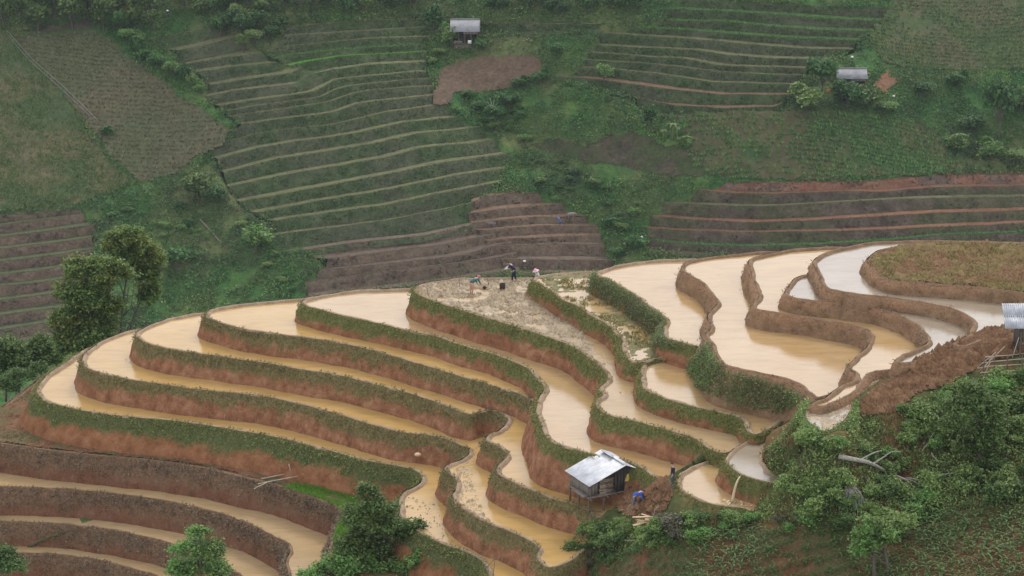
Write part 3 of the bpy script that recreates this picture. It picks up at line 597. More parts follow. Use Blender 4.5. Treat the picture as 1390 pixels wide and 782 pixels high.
GRP = [
 ('upper left terraced corner', RG, TS, [[(205,56),(250,45),(305,32)],[(240,68),(275,62),(323,49)],[(237,90),(300,79),(355,71)],[(270,98),(320,90),(376,85)],[(285,115),(350,105),(395,99),(410,91)]], [(278,131.6),(320,123),(400,114),(425,100)], {}),
 ('upper middle terraced block', RG, TS, [[(388,37),(426,34),(476,30),(548,27.5),(577,27)],[(385,48),(426,46),(548,39),(580,37)],[(360,71),(380,64),(426,59),(501,52.5),(548,51),(582,50)],[(376,80),(400,74),(451,69),(548,62.5),(582,61)],[(393,89),(421,83),(463,76),(548,72),(580,70)]], [(425,100),(451,95),(501,88),(548,86),(580,84)], {3: TG, 4: TL}),
 ('big central terraced slope', RG, TS, [c7,
  [(298,144),(350,135),(426,125),(446,114),(456,108),(548,99),(578,97)],[(306,151),(360,142),(436,132),(456,121.5),(476,116.5),(548,109),(584,107)],[(313,158),(375,149),(446,139),(476,128),(501,123),(548,119),(588,117)],[(328,169),(400,159),(451,153),(488,140),(513,137),(548,134),(595,128)],
  [(280,199),(325,187.5),(363,179),(451,169),(488,161),(525,152),(555,149),(605,141)],[(295,216),(350,201),(400,192.5),(451,186),(488,180),(550,166),(621,159)],[(303,234),(375,216),(451,204),(513,194),(570,181),(626,176),(651,172)],
  [(311,253),(400,235),(525,214),(575,200),(638,195),(671,189)],[(325,274),(400,260),(525,237),(600,221),(688,209)],[(348,289),(426,274),(525,258),(626,237),(683,230)],[(370,300),(451,288),(525,278),(600,262),(681,247)],[(373,319),(451,309),(525,299),(600,285),(640,275)]], [(385,343),(475,330),(575,320),(640,306)], {}),
 ('dark ploughed lower steps', RP, TP, [d1,[(445,352),(525,342),(600,333),(671,318)],[(433,367),(525,358),(626,347),(681,332),(700,329)],[(413,383),(500,372),(600,360),(663,352),(701,344)]], [(420,402),(520,392),(620,380),(705,364)], {}),
 ('bare brown paddies above the workers', RP, TB, [[(640,274),(662,267),(690,263),(731,263)],[(636,290),(700,281.5),(763,277)],[(640,303),(725,295),(795,293)],[(650,313),(738,306.5),(812,306.5)],[(660,326),(750,321.5),(816,319)],[(670,335),(750,331.5),(820,331.5)],[(680,352),(755,353),(831,354)]], [(705,372),(760,370),(838,372)], {5: TP, 6: TP}),
 ('upper right terraced slope', RG, TS, [[(930,-8),(966,0),(1042,4),(1142,10),(1232,11)],[(900,12.5),(966,14.5),(1042,19),(1142,27),(1215,29)],[(905,28),(991,30),(1042,36),(1117,41),(1185,43)],[(862,37.5),(915,40),(991,46),(1042,50),(1162,55.5)],
  [(815,44),(865,47.5),(940,53),(1016,60),(1088,66),(1157,67)],[(812,61.4),(880,65),(940,67.7),(991,75),(1042,79),(1117,81)],[(800,70.7),(880,77),(925,79),(978,89),(1042,91),(1095,93)],[(795,81),(880,86.5),(940,93),(991,99),(1042,101),(1090,102)],[(790,91.5),(840,95),(900,101.5),(966,111.6),(1042,114),(1088,115)],[(750,104),(790,105),(840,111.6),(915,121.6),(978,128),(1073,128.6)],[(865,133),(915,143),(978,146.7),(1051,145),(1063,139)]],
  [(865,150),(915,158),(978,162),(1063,158)], {0: TG, 1: TG, 2: TG, 3: TG, 9: TB, 10: TB}),
 ('dark terraces above the pale paddies', RD, TR, [[(985,249),(1100,248),(1190,246),(1270,238),(1455,236)],[(950,257.5),(990,262),(1065,262.5),(1156,259),(1192,261),(1268,254),(1455,251)],[(903,275),(965,278),(1016,280),(1086,277.5),(1188,271.5),(1267,269),(1455,266)],[(883,293),(940,298),(1016,301.5),(1091,300),(1188,294),(1268,289),(1455,284)],[(878,310),(940,313),(1016,315),(1103,314),(1188,312),(1293,307),(1455,301)],[(878,326.5),(940,331.5),(1016,334.5),(1091,333),(1166,329),(1217,325),(1293,318),(1455,314)]], [(880,340),(1016,347),(1166,343),(1455,334)], {5: TG, 2: TS}),
 ('maize edged dark steps at far left', RP, earth('tread_muted_green', [(.06, .08, .035), (.1, .12, .055), (.12, .11, .065)], .4, fine=1.5), [[(-60,294),(0,292.5),(50,290),(110,284)],[(-60,308),(0,306),(63,297.5),(113,290)],[(-60,323),(0,321.4),(63,314),(130,305)],[(-60,339),(0,337.7),(63,331.4),(125,322.7)],[(-60,357),(0,355),(75,346.5),(130,337.7)],[(-60,375),(0,372.8),(50,367.8),(110,358)],[(-60,391),(0,389),(50,384),(110,375)],[(-60,410),(0,408),(50,401.6),(110,392)],[(-60,430),(0,428),(110,414)],[(-60,450),(0,448),(110,432)]], [(-60,470),(0,468),(110,450)], {}),
 ('grassy step beside the upper house', RG, TS, [[(653,32.5),(730,32.6),(815,33)]], [(653,45),(730,44),(815,41)], {}),
]
band_polys, step_edges = [], []
for gname, rm, tm, lines, end, special in GRP:
    M_ = 90 if len(lines[0]) > 3 else 60
    W = [resample(catmull(far_px(resample(np.array(l, float), 60)), False, 2.0), M_) for l in lines + [end]]
    band_polys.append(np.array([l[0] for l in lines] + list(end) + [l[-1] for l in lines[::-1]] + list(lines[0][::-1]), float))
    total = len(lines); fr0 = {'maize edged': .2, 'bare brown': .25, 'dark terr': .36, 'upper right': .4, 'dark plough': .3}.get(' '.join(gname.split()[:2]) if not gname.startswith('dark') else gname[:len('dark terr')] if gname.startswith('dark terr') else 'dark plough', .52)
    for i in range(total):
        P, Q = W[i], W[i+1]; rng = np.random.default_rng(100 + i)
        fr = fr0*(.75 if (gname.startswith('upper right') and i < 4) else 1)
        wob = noise2(P[:, 0], P[:, 1], 5.0, 91 + i)[:, None]
        P = P + np.array([0, 1, .25])*wob*.25
        Q = Q + np.array([0, 1, .25])*noise2(Q[:, 0], Q[:, 1], 5.0, 92 + i)[:, None]*.25
        d = Q - P; dz = np.minimum(d[:, 2], -.25)
        rows = []
        for s, q in ((0, 0), (.14*fr, .1), (.38*fr, .35), (.7*fr, .7), (fr, .97)):
            rr = P + np.c_[d[:, :2]*s, dz*q]; 
            if 0 < q < .9: rr[:, 1] += noise2(P[:, 0] + 40*q, P[:, 1], 2.2, 95)*.28
            rows.append(rr)
        n = M_; idx = np.arange(n - 1)
        Vr = np.concatenate(rows); Fr = np.concatenate([np.stack([r*n + idx, (r+1)*n + idx, (r+1)*n + idx + 1, r*n + idx + 1], 1) for r in range(len(rows) - 1)])
        c = P.mean(0); root = empty('hillside_terrace', c)
        tag(root, ('only ' if total == 1 else ORD[i] + (' step from the top of the ' if total > 1 else '')) + (gname if total > 1 else gname), 'terrace step', 'terrace steps on the far hillside')
        red = gname.startswith('dark terr') and i == 0
        link('riser', mesh_np('riser', Vr - c, Fr, RR if red else rm, True), root)
        Qz = Q.copy(); Qz[:, 2] = P[:, 2] + dz
        foot = P + np.c_[d[:, :2]*fr*.93, dz*.985]
        lip = Qz + np.array([0, 0, .12]); mid = (foot + Qz)/2 - np.array([0, 0, .03])
        # tread of the step below belongs to the next terrace; the top tread is a narrow strip behind the rim
        back = P + np.array([0, 1.6, .25]) if i == 0 else None
        if i == 0:
            rowsT = [back, P + np.array([0, .5, .12]), P + np.array([0, 0, .05])]
        else:
            rowsT = prevT
        Vt = np.concatenate(rowsT); Ft = np.concatenate([np.stack([r*n + idx, (r+1)*n + idx, (r+1)*n + idx + 1, r*n + idx + 1], 1) for r in range(len(rowsT) - 1)])
        link('tread', mesh_np('tread', Vt - c, Ft, special.get(i, tm), True), root)
        if i == total - 1:
            rl = [foot, mid, Qz, Qz + np.array([0, -1.0, -1.2])]; Vt = np.concatenate(rl); Ft = np.concatenate([np.stack([r*n + idx, (r+1)*n + idx, (r+1)*n + idx + 1, r*n + idx + 1], 1) for r in range(3)])
            link('lower_edge', mesh_np('lower_edge', Vt - c, Ft, rm, True), root)
        prevT = [foot, mid, lip, Qz + np.c_[d[:, :2]*.012, np.full(n, -.02)]]
        step_edges.append((root, P, Qz, foot, rm, special.get(i, tm), gname, i))
def band_in(px):
    c = np.zeros(len(px), bool)
    for b in band_polys: c |= inside(px, b)
    return c
def far_sunk(x, y):
    z = far_base(x, y); P = np.c_[np.ravel(x), np.ravel(y), np.ravel(z)]
    px = to_px(P); f = np.zeros(len(px)); sh = [(0, 0), (9, 0), (-9, 0), (0, 7), (0, -7), (6, 5), (-6, 5), (6, -5), (-6, -5)]
    for s in sh: f += band_in(px + np.array(s, float))
    return z + noise2(x, y, 6, 101)*.5 - 4.5*((f/len(sh))**2).reshape(z.shape)
V, F = grid_mesh(np.arange(-170, 171, 1.5), np.arange(520, 830, 1.5), far_sunk)
o = link('far_hill', mesh_np('far_hill', V, F, M_FARBASE, True), kind='structure'); o['label'] = 'green far hillside rising across the valley'
# ------------------------------------------------------------------ fields on the far hillside
M_STUB = earth('stubble_field', [(.089, .081, .045), (.131, .115, .065), (.106, .118, .057)], .35, fine=1.4, cols2=[(.074, .092, .039), (.116, .123, .061)], scale2=.05)
M_MIXF = earth('weedy_field', [(.070, .087, .036), (.115, .113, .053), (.168, .134, .071)], .3, fine=1.4, cols2=[(.045, .081, .030), (.077, .113, .041)], scale2=.07)
M_BARE = earth('bare_plot', [(.115, .077, .051), (.160, .113, .074)], .3, fine=1.2)
M_SLIDE = earth('slumped_earth', [(.044, .034, .024), (.079, .063, .043), (.107, .093, .057)], .3, fine=1.2, cols2=[(.036, .052, .021), (.071, .084, .033)], scale2=.12)
M_FMAIZE = earth('far_maize_soil', [(.055, .063, .027), (.093, .086, .040), (.111, .098, .048)], .25, fine=1.3, cols2=[(.037, .075, .022), (.065, .104, .035)], scale2=.06)
M_CROP = earth('far_crop_ground', [(.070, .081, .041), (.115, .113, .060), (.129, .107, .064)], .25, fine=1.3, cols2=[(.051, .087, .033), (.090, .120, .047)], scale2=.06)
FIELDS = {
 'weedy': ([(-60,45),(15,50),(60,100),(110,160),(150,220),(185,250),(110,278),(0,288),(-60,290)], M_MIXF, 'weedy green and brown field left of the thin pole line', 'field'),
 'stubble': ([(17,50),(60,46),(130,42),(170,72),(232,118),(290,160),(322,180),(272,213),(245,238),(190,248),(150,215),(110,160),(60,100)], M_STUB, 'brown stubble field with faint rows, right of the thin pole line', 'field'),
 'bare': ([(588,140),(598,92),(640,78),(668,72),(700,75),(732,80),(737,97),(700,118),(650,128),(614,130),(606,145)], M_BARE, 'bare brown plot below the upper house', 'bare plot'),
 'slide': ([(712,196),(760,188),(800,200),(850,178),(885,188),(940,205),(985,240),(930,242),(880,236),(800,222),(740,210)], M_SLIDE, 'dark slumped earth scar in the middle of the far slope', 'earth scar'),
 'maize': ([(925,152),(1080,150),(1240,162),(1292,200),(1292,238),(1100,246),(992,246),(935,225),(925,180)], M_FMAIZE, 'far maize field in rows above the dark red terraces', 'maize field'),
 'crop': ([(1178,45),(1232,-10),(1470,-10),(1470,92),(1300,98),(1225,92),(1190,80)], M_CROP, 'green rough crop field in the top right corner', 'crop field'),
 'red': ([(1186,116),(1196,106),(1202,93),(1211,95),(1208,104),(1220,108),(1212,119),(1203,126)], TR, 'small red eroded patch beside the house among trees', 'earth patch'),
 'scar': ([(0,46),(60,36),(130,30),(130,42),(60,46)], M_SLIDE, 'dark soil strip under the forest edge at top left', 'earth strip'),
}
FOBJ = {}
for k, (poly, mt, lab, cat) in FIELDS.items():
    FOBJ[k] = tag(patch_on({'weedy': 'weedy_field', 'stubble': 'stubble_field', 'bare': 'bare_plot', 'slide': 'earth_scar', 'maize': 'maize_field', 'crop': 'crop_field', 'red': 'red_earth_patch', 'scar': 'soil_strip'}[k], poly, mt, lambda x, y: far_base(x, y) + noise2(x, y, 6, 101)*.5, FY0, FY1, .5, .25, .22, 1.2), lab, cat)
# ------------------------------------------------------------------ vegetation
def at_y(px, Y):
    d = rays(px); return d*(Y/d[:, 1:2]) + np.array([0, 0, HC])
def ppm(p): return FPX/(p[1]*CP - (p[2] - HC)*SP)
def tube(path, radii, k=7):
    path = np.asarray(path, float); n = len(path); T = np.gradient(path, axis=0); T /= np.linalg.norm(T, axis=1)[:, None] + 1e-9
    ref = np.array([.31, .77, .2]) if abs(T[0, 2]) > .7 else np.array([0, 0, 1.0])
    A = np.cross(T, ref); A /= np.linalg.norm(A, axis=1)[:, None] + 1e-9; B = np.cross(T, A)
    th = np.linspace(0, 2*np.pi, k, endpoint=False); r = np.asarray(radii, float)[:, None, None]
    V = path[:, None] + r*(A[:, None]*np.cos(th)[None, :, None] + B[:, None]*np.sin(th)[None, :, None]); V = V.reshape(-1, 3)
    i = np.arange(k); j = (i + 1) % k
    F = np.concatenate([np.stack([a*k + i, a*k + j, (a+1)*k + j, (a+1)*k + i], 1) for a in range(n - 1)])
    V = np.r_[V, path[:1], path[-1:]]; c0, c1 = n*k, n*k + 1
    cap = np.r_[np.stack([np.full(k, c0), j, i], 1), np.stack([np.full(k, c1), (n-1)*k + i, (n-1)*k + j], 1)]
    return V, [F, cap]
def tubes(lst):
    V, F4, F3, o = [], [], [], 0
    for v, (f4, f3) in lst: V.append(v); F4.append(f4 + o); F3.append(f3 + o); o += len(v)
    return np.concatenate(V), [np.concatenate(F4), np.concatenate(F3)]
def limb(a, b, r0, r1, rng, wig=.06, n=6):
    a, b = np.asarray(a, float), np.asarray(b, float); t = np.linspace(0, 1, n)[:, None]; L = np.linalg.norm(b - a)
    p = a + (b - a)*t + rng.normal(0, wig*L, (n, 3))*np.sin(np.pi*t); return tube(p, np.linspace(r0, r1, n))
def crown(lumps, rng, dens, size, sub=.34):
    """lumps: (centre, rx, ry, rz); leaves gather in sprays near the surface of each lump, gaps between"""
    out = []
    for c, rx, ry, rz in lumps:
        c = np.asarray(c, float); rad = np.array([rx, ry, rz]); area = 4*np.pi*(rx*rz)
        ns = max(9, int(area/(sub*max(rx, rz))**2*.42)); d = rng.normal(0, 1, (ns, 3)); d /= np.linalg.norm(d, axis=1)[:, None]
        d[:, 2] = np.where(d[:, 2] < -.5, -d[:, 2]*.4, d[:, 2])
        S = c + d*rad*rng.uniform(.35, 1.05, (ns, 1)); k = max(4, int(area*dens*1.7/ns))
        P = np.repeat(S, k, 0) + rng.normal(0, 1, (ns*k, 3))*rad.mean()*sub*np.array([.62, .62, .42]); out.append(P)
    return leaves(np.concatenate(out), rng, size, 1, .7)
BARK = plain('bark', (.1, .078, .058), .9, var=.4, scale=8, bs=.6)
DEAD = plain('dead_wood', (.3, .27, .235), .9, var=.3, scale=5, bs=.5)
LF = {
 'dark': leafy('tree_leaves_dark', [(.022, .046, .015), (.062, .107, .030), (.125, .190, .054), (.219, .280, .090)], patch=[(.086, .150, .040), (.161, .232, .061)], pscale=.3),
 'autumn': leafy('tree_leaves_olive', [(.037, .074, .020), (.094, .165, .044), (.171, .258, .073), (.265, .351, .104)], patch=[(.109, .155, .040), (.250, .268, .073)], pscale=.35),
 'mid': leafy('tree_leaves_mid', [(.034, .074, .022), (.101, .181, .047), (.186, .280, .078), (.304, .380, .125)], patch=[(.116, .246, .064), (.209, .381, .095)], pscale=.3),
 'fresh': leafy('tree_leaves_fresh', [(.057, .109, .029), (.098, .167, .046), (.149, .218, .069)]),
 'scrub': leafy('scrub_leaves', [(.034, .066, .018), (.101, .165, .047), (.203, .280, .078), (.371, .429, .156)], patch=[(.140, .232, .064), (.281, .381, .117)], pscale=.15),
 'grey': leafy('grey_scrub', [(.1, .09, .06), (.19, .17, .12), (.13, .14, .07), (.26, .22, .17)]),
 'far': leafy('far_leaves', [(.014, .041, .015), (.034, .088, .028), (.073, .156, .045), (.146, .249, .086)], patch=[(.055, .146, .037), (.109, .222, .059)], pscale=.05),
 'farl': leafy('far_leaves_light', [(.042, .090, .023), (.112, .203, .046), (.182, .277, .072), (.280, .360, .117)]),
}
def tree_px(name, lumps, Y, trunks, label, cat, leaf, size, dens, seed, group=None, thick=.14):
    """a tree whose crown masses and stems stand at depth Y; pixels give direction, Y the distance"""
    rng = np.random.default_rng(seed); q = ppm(at_y([lumps[0][:2]], Y)[0])
    base = at_y([trunks[0][0]], Y)[0]; root = empty(name, base); tag(root, label, cat, group)
    W = []
    for k, (x, y, rx, ry) in enumerate(lumps):
        c = at_y([(x, y)], Y + rng.uniform(-.5, .5)*rx/q)[0] - base; W.append((c, rx/q, (rx + ry)/2/q*.9, ry/q))
    V, F = crown(W, rng, dens, size); link('crown', mesh_np('crown', V, F, LF[leaf]), root)
    tb = []
    for t in trunks:
        P = np.array([at_y([a], Y)[0] - base for a in t]); P = catmull(P, False, max(.3, np.linalg.norm(P[-1] - P[0])/8))
        tb.append(tube(P, np.linspace(thick, thick*.4, len(P))))
        for c, rx, ry, rz in W[:7]:
            s = P[int(len(P)*rng.uniform(.45, .95)) - 1]
            if np.linalg.norm(c - s) < 7: tb.append(limb(s, c, thick*.4, thick*.1, rng))
    V, F = tubes(tb); link('trunk', mesh_np('trunk', V, F, BARK, True), root)
    return root
tree_px('broadleaf_tree', [(178,322,22,16),(190,350,28,26),(152,335,17,16),(204,398,15,20),(205,372,14,20),(168,352,18,18),(180,372,14,16),(195,335,18,16),(160,318,14,10),(212,352,10,14)], 262, [[(163,500),(164,450),(168,400),(178,350)],[(176,500),(178,440),(196,400)]], 'tall olive-topped tree, taller of the two behind the lowest paddy', 'tree', 'autumn', .32, 75, 1)
tree_px('broadleaf_tree', [(112,368,26,20),(150,368,28,20),(92,400,18,24),(120,405,28,26),(102,438,26,26),(135,440,28,28),(95,468,24,22),(130,474,34,22),(165,470,26,18),(85,435,18,22),(132,385,22,18),(150,420,18,22)], 258, [[(120,510),(122,460),(125,400)],[(147,510),(146,450),(148,390)]], 'dense dark tree, shorter and wider of the two behind the lowest paddy', 'tree', 'autumn', .31, 75, 2)
tree_px('bushy_tree', [(12,478,30,26),(-5,500,28,28),(28,500,22,18)], 266, [[(8,545),(10,490)]], 'dark bushy tree at the left edge behind the red flank', 'tree', 'dark', .32, 40, 3)
tree_px('bushy_tree', [(52,470,20,18),(68,488,24,18),(48,495,20,16)], 268, [[(56,530),(56,480)]], 'smaller dark bush between the left edge and the big tree', 'bush', 'dark', .32, 40, 4)
tree_px('leafy_bush', [(28,512,26,12),(52,500,14,10),(5,525,22,12)], 258, [[(25,545),(27,515)]], 'light green bush above the red earth flank at left', 'bush', 'fresh', .26, 46, 5)
tree_px('broadleaf_tree', [(500,668,16,12),(512,695,30,20),(482,702,22,18),(528,715,26,20),(500,725,30,18),(555,715,22,12),(545,728,14,9),(480,745,34,20),(520,750,30,18)], 197, [[(505,800),(506,760),(508,700)],[(550,768),(552,745),(554,715)]], 'dark green tree in front of the lowest paddy at bottom centre', 'tree', 'dark', .26, 70, 6)
tree_px('bushy_tree', [(462,768,34,18),(505,775,40,18),(545,772,30,16),(430,782,30,14),(570,760,18,14)], 195, [[(500,812),(500,775)]], 'low leafy bush mass under the tree at bottom centre', 'bush', 'mid', .24, 75, 7)
tree_px('small_tree', [(270,722,18,12),(262,745,26,16),(286,750,24,16),(270,770,40,16),(245,778,24,14),(298,778,20,12)], 196, [[(272,812),(272,770),(271,725)]], 'small rounded tree in front of the narrow paddies at bottom left', 'tree', 'mid', .24, 70, 8)
tree_px('small_tree', [(8,752,18,12),(12,770,24,14),(-8,770,22,18)], 196, [[(4,812),(5,760)]], 'small light tree cut by the bottom left corner', 'tree', 'fresh', .24, 70, 9)
def gY(x, y): return at_ground([(x, y)], near_ground, 150, 230)[0]
tree_px('bushy_tree', [(1322,528,22,16),(1306,550,26,18),(1340,556,26,22),(1292,578,20,14),(1328,588,30,22),(1350,592,16,24),(1314,606,24,14)], gY(1328,632)[1], [[(1330,640),(1328,590),(1325,545)]], 'big dense dark bush tree on the scrub slope at right', 'tree', 'dark', .24, 75, 10)
tree_px('small_tree', [(1182,712,20,12),(1186,730,26,16),(1172,745,18,16),(1202,728,16,14),(1165,730,12,14)], gY(1190,786)[1], [[(1187,786),(1186,750),(1184,725)],[(1206,786),(1204,760),(1197,735)]], 'small two-stemmed tree standing in the maize at bottom right', 'tree', 'mid', .22, 80, 11)
tree_px('leafy_bush', [(1230,712,22,16),(1218,722,14,12)], gY(1230,732)[1], [[(1230,734),(1230,715)]], 'round light green bush right of the two-stemmed tree', 'bush', 'scrub', .2, 80, 12)

# shrubs of the scrub slope
def where(x, y, marks):
    d = [((x - a)**2 + (y - b)**2, a, b, n) for a, b, n in marks]; _, a, b, n = min(d); dx, dy = x - a, y - b
    side = ('right of' if dx > 0 else 'left of') if abs(dx) > abs(dy)*1.2 else ('below' if dy > 0 else 'above')
    return (('just ' if math.hypot(dx, dy) < 28 else '') + side + ' ' + n)
NEARM = [(1158,636,'the fallen trunk'),(1158,690,'the dead grey branches'),(1325,570,'the big dark bush tree'),(1190,740,'the two-stemmed tree'),(1350,495,'the bamboo fence'),(1120,575,'the shallow muddy pool'),(1030,625,'the grey leaf-shaped pool'),(960,660,'the cream pool'),(880,705,'the pale boards'),(830,660,'the stilt hut'),(1262,625,'the leaning pale stick'),(1230,715,'the round light bush'),(1388,640,'the right edge of the scrub'),(1300,650,'the thin dead branch')]
FARM = [(631,45,'the upper house'),(665,100,'the bare plot'),(668,145,'the leafless tree'),(913,172,'the banana plant'),(840,210,'the slumped earth scar'),(750,300,'the bare brown paddies'),(640,190,'the right end of the central steps'),(850,335,'the gully mouth'),(820,100,'the round tree among the steps'),(240,353,'the round blue-green bush'),(275,260,'the dark round bush'),(345,315,'the light green small tree'),(180,350,'the tall olive tree'),(285,315,'the long pale pole'),(120,290,'the maize edged steps'),(400,350,'the ploughed lower steps')]
SCRUB = [(735,790),(760,750),(800,712),(850,708),(900,712),(940,700),(985,700),(1020,700),(1035,672),(1060,656),(1048,642),(1041,626),(1043,608),(1056,596),(1074,580),(1086,560),(1095,540),(1120,600),(1150,592),(1165,568),(1230,560),(1260,540),(1310,520),(1475,490),(1475,690),(1290,690),(1230,715),(1100,715),(1020,710),(960,730),(880,742),(800,762),(760,800)]
BANKI = [(900,468),(925,455),(960,465),(985,505),(1040,515),(1095,540),(1060,560),(1000,550),(935,520),(900,490)]
SHR = []
for v in range(5):
    rng = np.random.default_rng(200 + v); root = None
    lum = [((rng.uniform(-.5, .5), rng.uniform(-.5, .5), rng.uniform(.35, .8)), rng.uniform(.4, .65), rng.uniform(.4, .65), rng.uniform(.3, .5)) for _ in range(4)]
    Vc, Fc = crown(lum, rng, 150, .16); Vs, Fs = tubes([limb((0, 0, -.3), l[0], .035, .012, rng, .05, 4) for l in lum])
    SHR.append((Vc, Fc, mesh_np('stems', Vs, Fs, BARK, True)))
SHM = {}
def shrub(p, s, v, leaf, rng, label, group, name='shrub'):
    if (v, leaf) not in SHM: SHM[(v, leaf)] = mesh_np('foliage', SHR[v][0], SHR[v][1], LF[leaf])
    root = empty(name, p, rng.uniform(0, 6.28)); root.scale = (s, s, s*rng.uniform(.8, 1.15)); tag(root, label, 'shrub', group)
    link('foliage', SHM[(v, leaf)], root); link('stems', SHR[v][2], root); return root
rng = np.random.default_rng(5)
def in_world(poly, ground, y0, y1, n, rng):
    w = at_ground(poly, ground, y0, y1); lo, hi = w[:, :2].min(0), w[:, :2].max(0); P = rng.uniform(lo, hi, (n, 2))
    z = ground(P[:, 0], P[:, 1]); V = np.c_[P, z]; return V[inside(to_px(V), poly)]
Ps = in_world(SCRUB, near_ground, 150, 230, 520, rng)
inpad = np.zeros(len(Ps), bool)
for k, q in PAD.items(): inpad |= inside(Ps[:, :2], q['L'] + q['n']*.4)
Ps = Ps[~inpad]; Ps = Ps[~inside(to_px(Ps), [(1080,480),(1230,480),(1215,520),(1160,600),(1105,605),(1082,580)])]; Ps = Ps[~inside(to_px(Ps), [(1000,560),(1070,556),(1086,575),(1072,612),(1055,640),(1066,668),(1020,680),(1000,640)])]
for i, p in enumerate(Ps[:205]):
    x = to_px([p])[0]; lf = rng.choice(['scrub', 'scrub', 'mid', 'dark' if x[0] > 1250 else 'scrub', 'fresh', 'grey' if x[0] < 1060 else 'scrub'])
    sz = rng.uniform(.6, 1.35)
    lab = {'scrub': 'green', 'mid': 'deep green', 'dark': 'dark green', 'fresh': 'light green', 'grey': 'greyish'}[lf] + ' shrub ' + where(x[0], x[1], NEARM)
    lab = ('small ' if sz < .85 else 'large ' if sz > 1.1 else 'middle-sized ') + lab
    shrub(p - np.array([0, 0, .15]), sz, int(rng.integers(5)), lf, rng, lab, 'shrubs of the near scrub slope')
LOW = [(738,792),(765,748),(800,714),(850,712),(905,714),(945,704),(1020,704),(1090,700),(1090,720),(1020,716),(960,736),(880,748),(800,770),(762,800)]
for i, p in enumerate(in_world(LOW, near_ground, 150, 230, 420, rng)[:75]):
    x = to_px([p])[0]; lf = str(rng.choice(['scrub', 'grey', 'fresh', 'scrub', 'mid'])); sz = rng.uniform(.35, .85)
    shrub(p - np.array([0, 0, .1]), sz, int(rng.integers(5)), lf, rng, ('tiny ' if sz < .5 else 'small ' if sz < .68 else 'low ') + {'scrub': 'green', 'mid': 'deep green', 'fresh': 'light green', 'grey': 'greyish'}[lf] + ' shrub ' + where(x[0], x[1], NEARM), 'low shrubs along the maize edge')
P = in_world(SCRUB, near_ground, 150, 230, 30000, rng); P = P[noise2(P[:, 0], P[:, 1], 1.8, 305) + rng.normal(0, .25, len(P)) > -.1]
c = P.mean(0); V, F = blades(P - c, np.zeros_like(P), rng, (.15, .6), .035, 4, .8, 0, .5); tag(link('long_grass', mesh_np('long_grass', V, F, leafy('scrub_grass', [(.1, .12, .035), (.17, .19, .06), (.3, .27, .13), (.22, .18, .1)])), loc=c), 'long green and straw grass through the near scrub', 'grass', kind='stuff')
# undergrowth: leaves and grass carpeting the scrub, nobody could count it
def carpet(name, polys, ground, y0, y1, n, size, hgt, leaf, label, cut=-.2, ns=2.5, k=3, grass=None):
    out = []; rg = np.random.default_rng(sum(map(ord, label)))
    for poly in polys:
        P = in_world(poly, ground, y0, y1, n, rg)
        f = noise2(P[:, 0], P[:, 1], ns, 301); P = P[f > cut]; f = f[f > cut]
        P[:, 2] += rg.uniform(0, 1, len(P))*hgt*np.clip((f - cut)*1.4, .1, 1.2); out.append(P)
    P = np.concatenate(out); c = P.mean(0); V, F = leaves(P - c, rg, size, k, .5, size*.7)
    o = link(name, mesh_np(name, V, F, LF[leaf] if isinstance(leaf, str) else leaf), loc=c); tag(o, label, 'undergrowth', kind='stuff'); return o
carpet('undergrowth', [SCRUB], near_ground, 150, 230, 52000, .17, .75, 'scrub', 'green undergrowth over the scrub slope right of the pools', -.32, 2.2)
carpet('undergrowth', [SCRUB], near_ground, 150, 230, 9000, .19, .6, 'fresh', 'lighter weeds among the scrub right of the pools', .15, 1.6)
# weeds on the high bank under the largest pale paddy
def bank_veg(key, poly, n, leaf, hgt, size, seed, rows=(0.0, 2.4)):
    q = PAD[key]; rg = np.random.default_rng(seed); k = rg.integers(0, len(q['L']), n); s = rg.uniform(rows[0], rows[1], n)
    P = np.c_[q['L'][k] + q['n'][k]*(q['slope']*s + .15 + rg.uniform(0, hgt, n))[:, None], q['z'] - s + .1]
    P = P[inside(to_px(P), poly)]; P = P[noise2(P[:, 0], P[:, 1] + P[:, 2], 1.8, 311) > -.45]
    V, F = leaves(P - q['off'], rg, size, 4, .5, .14); link('bank_weeds', mesh_np('bank_weeds', V, F, LF[leaf]), q['root'], kind='stuff')
bank_veg('I', BANKI, 15000, 'scrub', .18, .13, 41, (0, 2.9)); bank_veg('I', BANKI, 6000, 'fresh', .22, .14, 44, (0, 2.9)); bank_veg('I', BANKI, 5000, 'grey', .2, .13, 45, (0, 2.9))
bank_veg('R', [(1080,540),(1165,540),(1160,620),(1080,620)], 9000, 'scrub', .3, .14, 46, (0, 1.0))
bank_veg('H', [(800,365),(830,375),(912,432),(925,470),(880,470),(800,400)], 6000, 'scrub', .1, .11, 42, (0, 1.5))
bank_veg('H', [(800,365),(830,375),(912,432),(925,470),(880,470),(800,400)], 8000, 'grey', .1, .1, 43, (0, 1.5))

# ------------------------------------------------------------------ far vegetation
def far_g(x, y): return far_base(x, y) + noise2(x, y, 6, 101)*.5
frame_poly = [(-75,-40),(1470,-40),(1470,345),(830,380),(420,420),(140,470),(-75,480)]
SCRUBL = [(110,285),(190,250),(260,240),(300,228),(330,290),(372,335),(420,345),(430,410),(280,440),(150,460),(115,450),(130,300)]
def not_used(P, bands=True):
    px = to_px(P); c = np.zeros(len(P), bool)
    for b in (band_polys if bands else []): c |= inside(px, b)
    for k, f in FIELDS.items(): c |= inside(px, f[0])
    return ~c
rg = np.random.default_rng(77)
P = in_world(frame_poly, far_g, FY0, FY1, 380000, rg); P = P[not_used(P)]
f = noise2(P[:, 0], P[:, 1], 7, 321); g = noise2(P[:, 0], P[:, 1], 2.2, 322); sc = inside(to_px(P), SCRUBL)
kp = (f*.7 + g*.6 > np.where(sc, -.12, -.28)) & ~((f > .3) & (rg.random(len(P)) < .3)); P, f, g = P[kp], f[kp], g[kp]
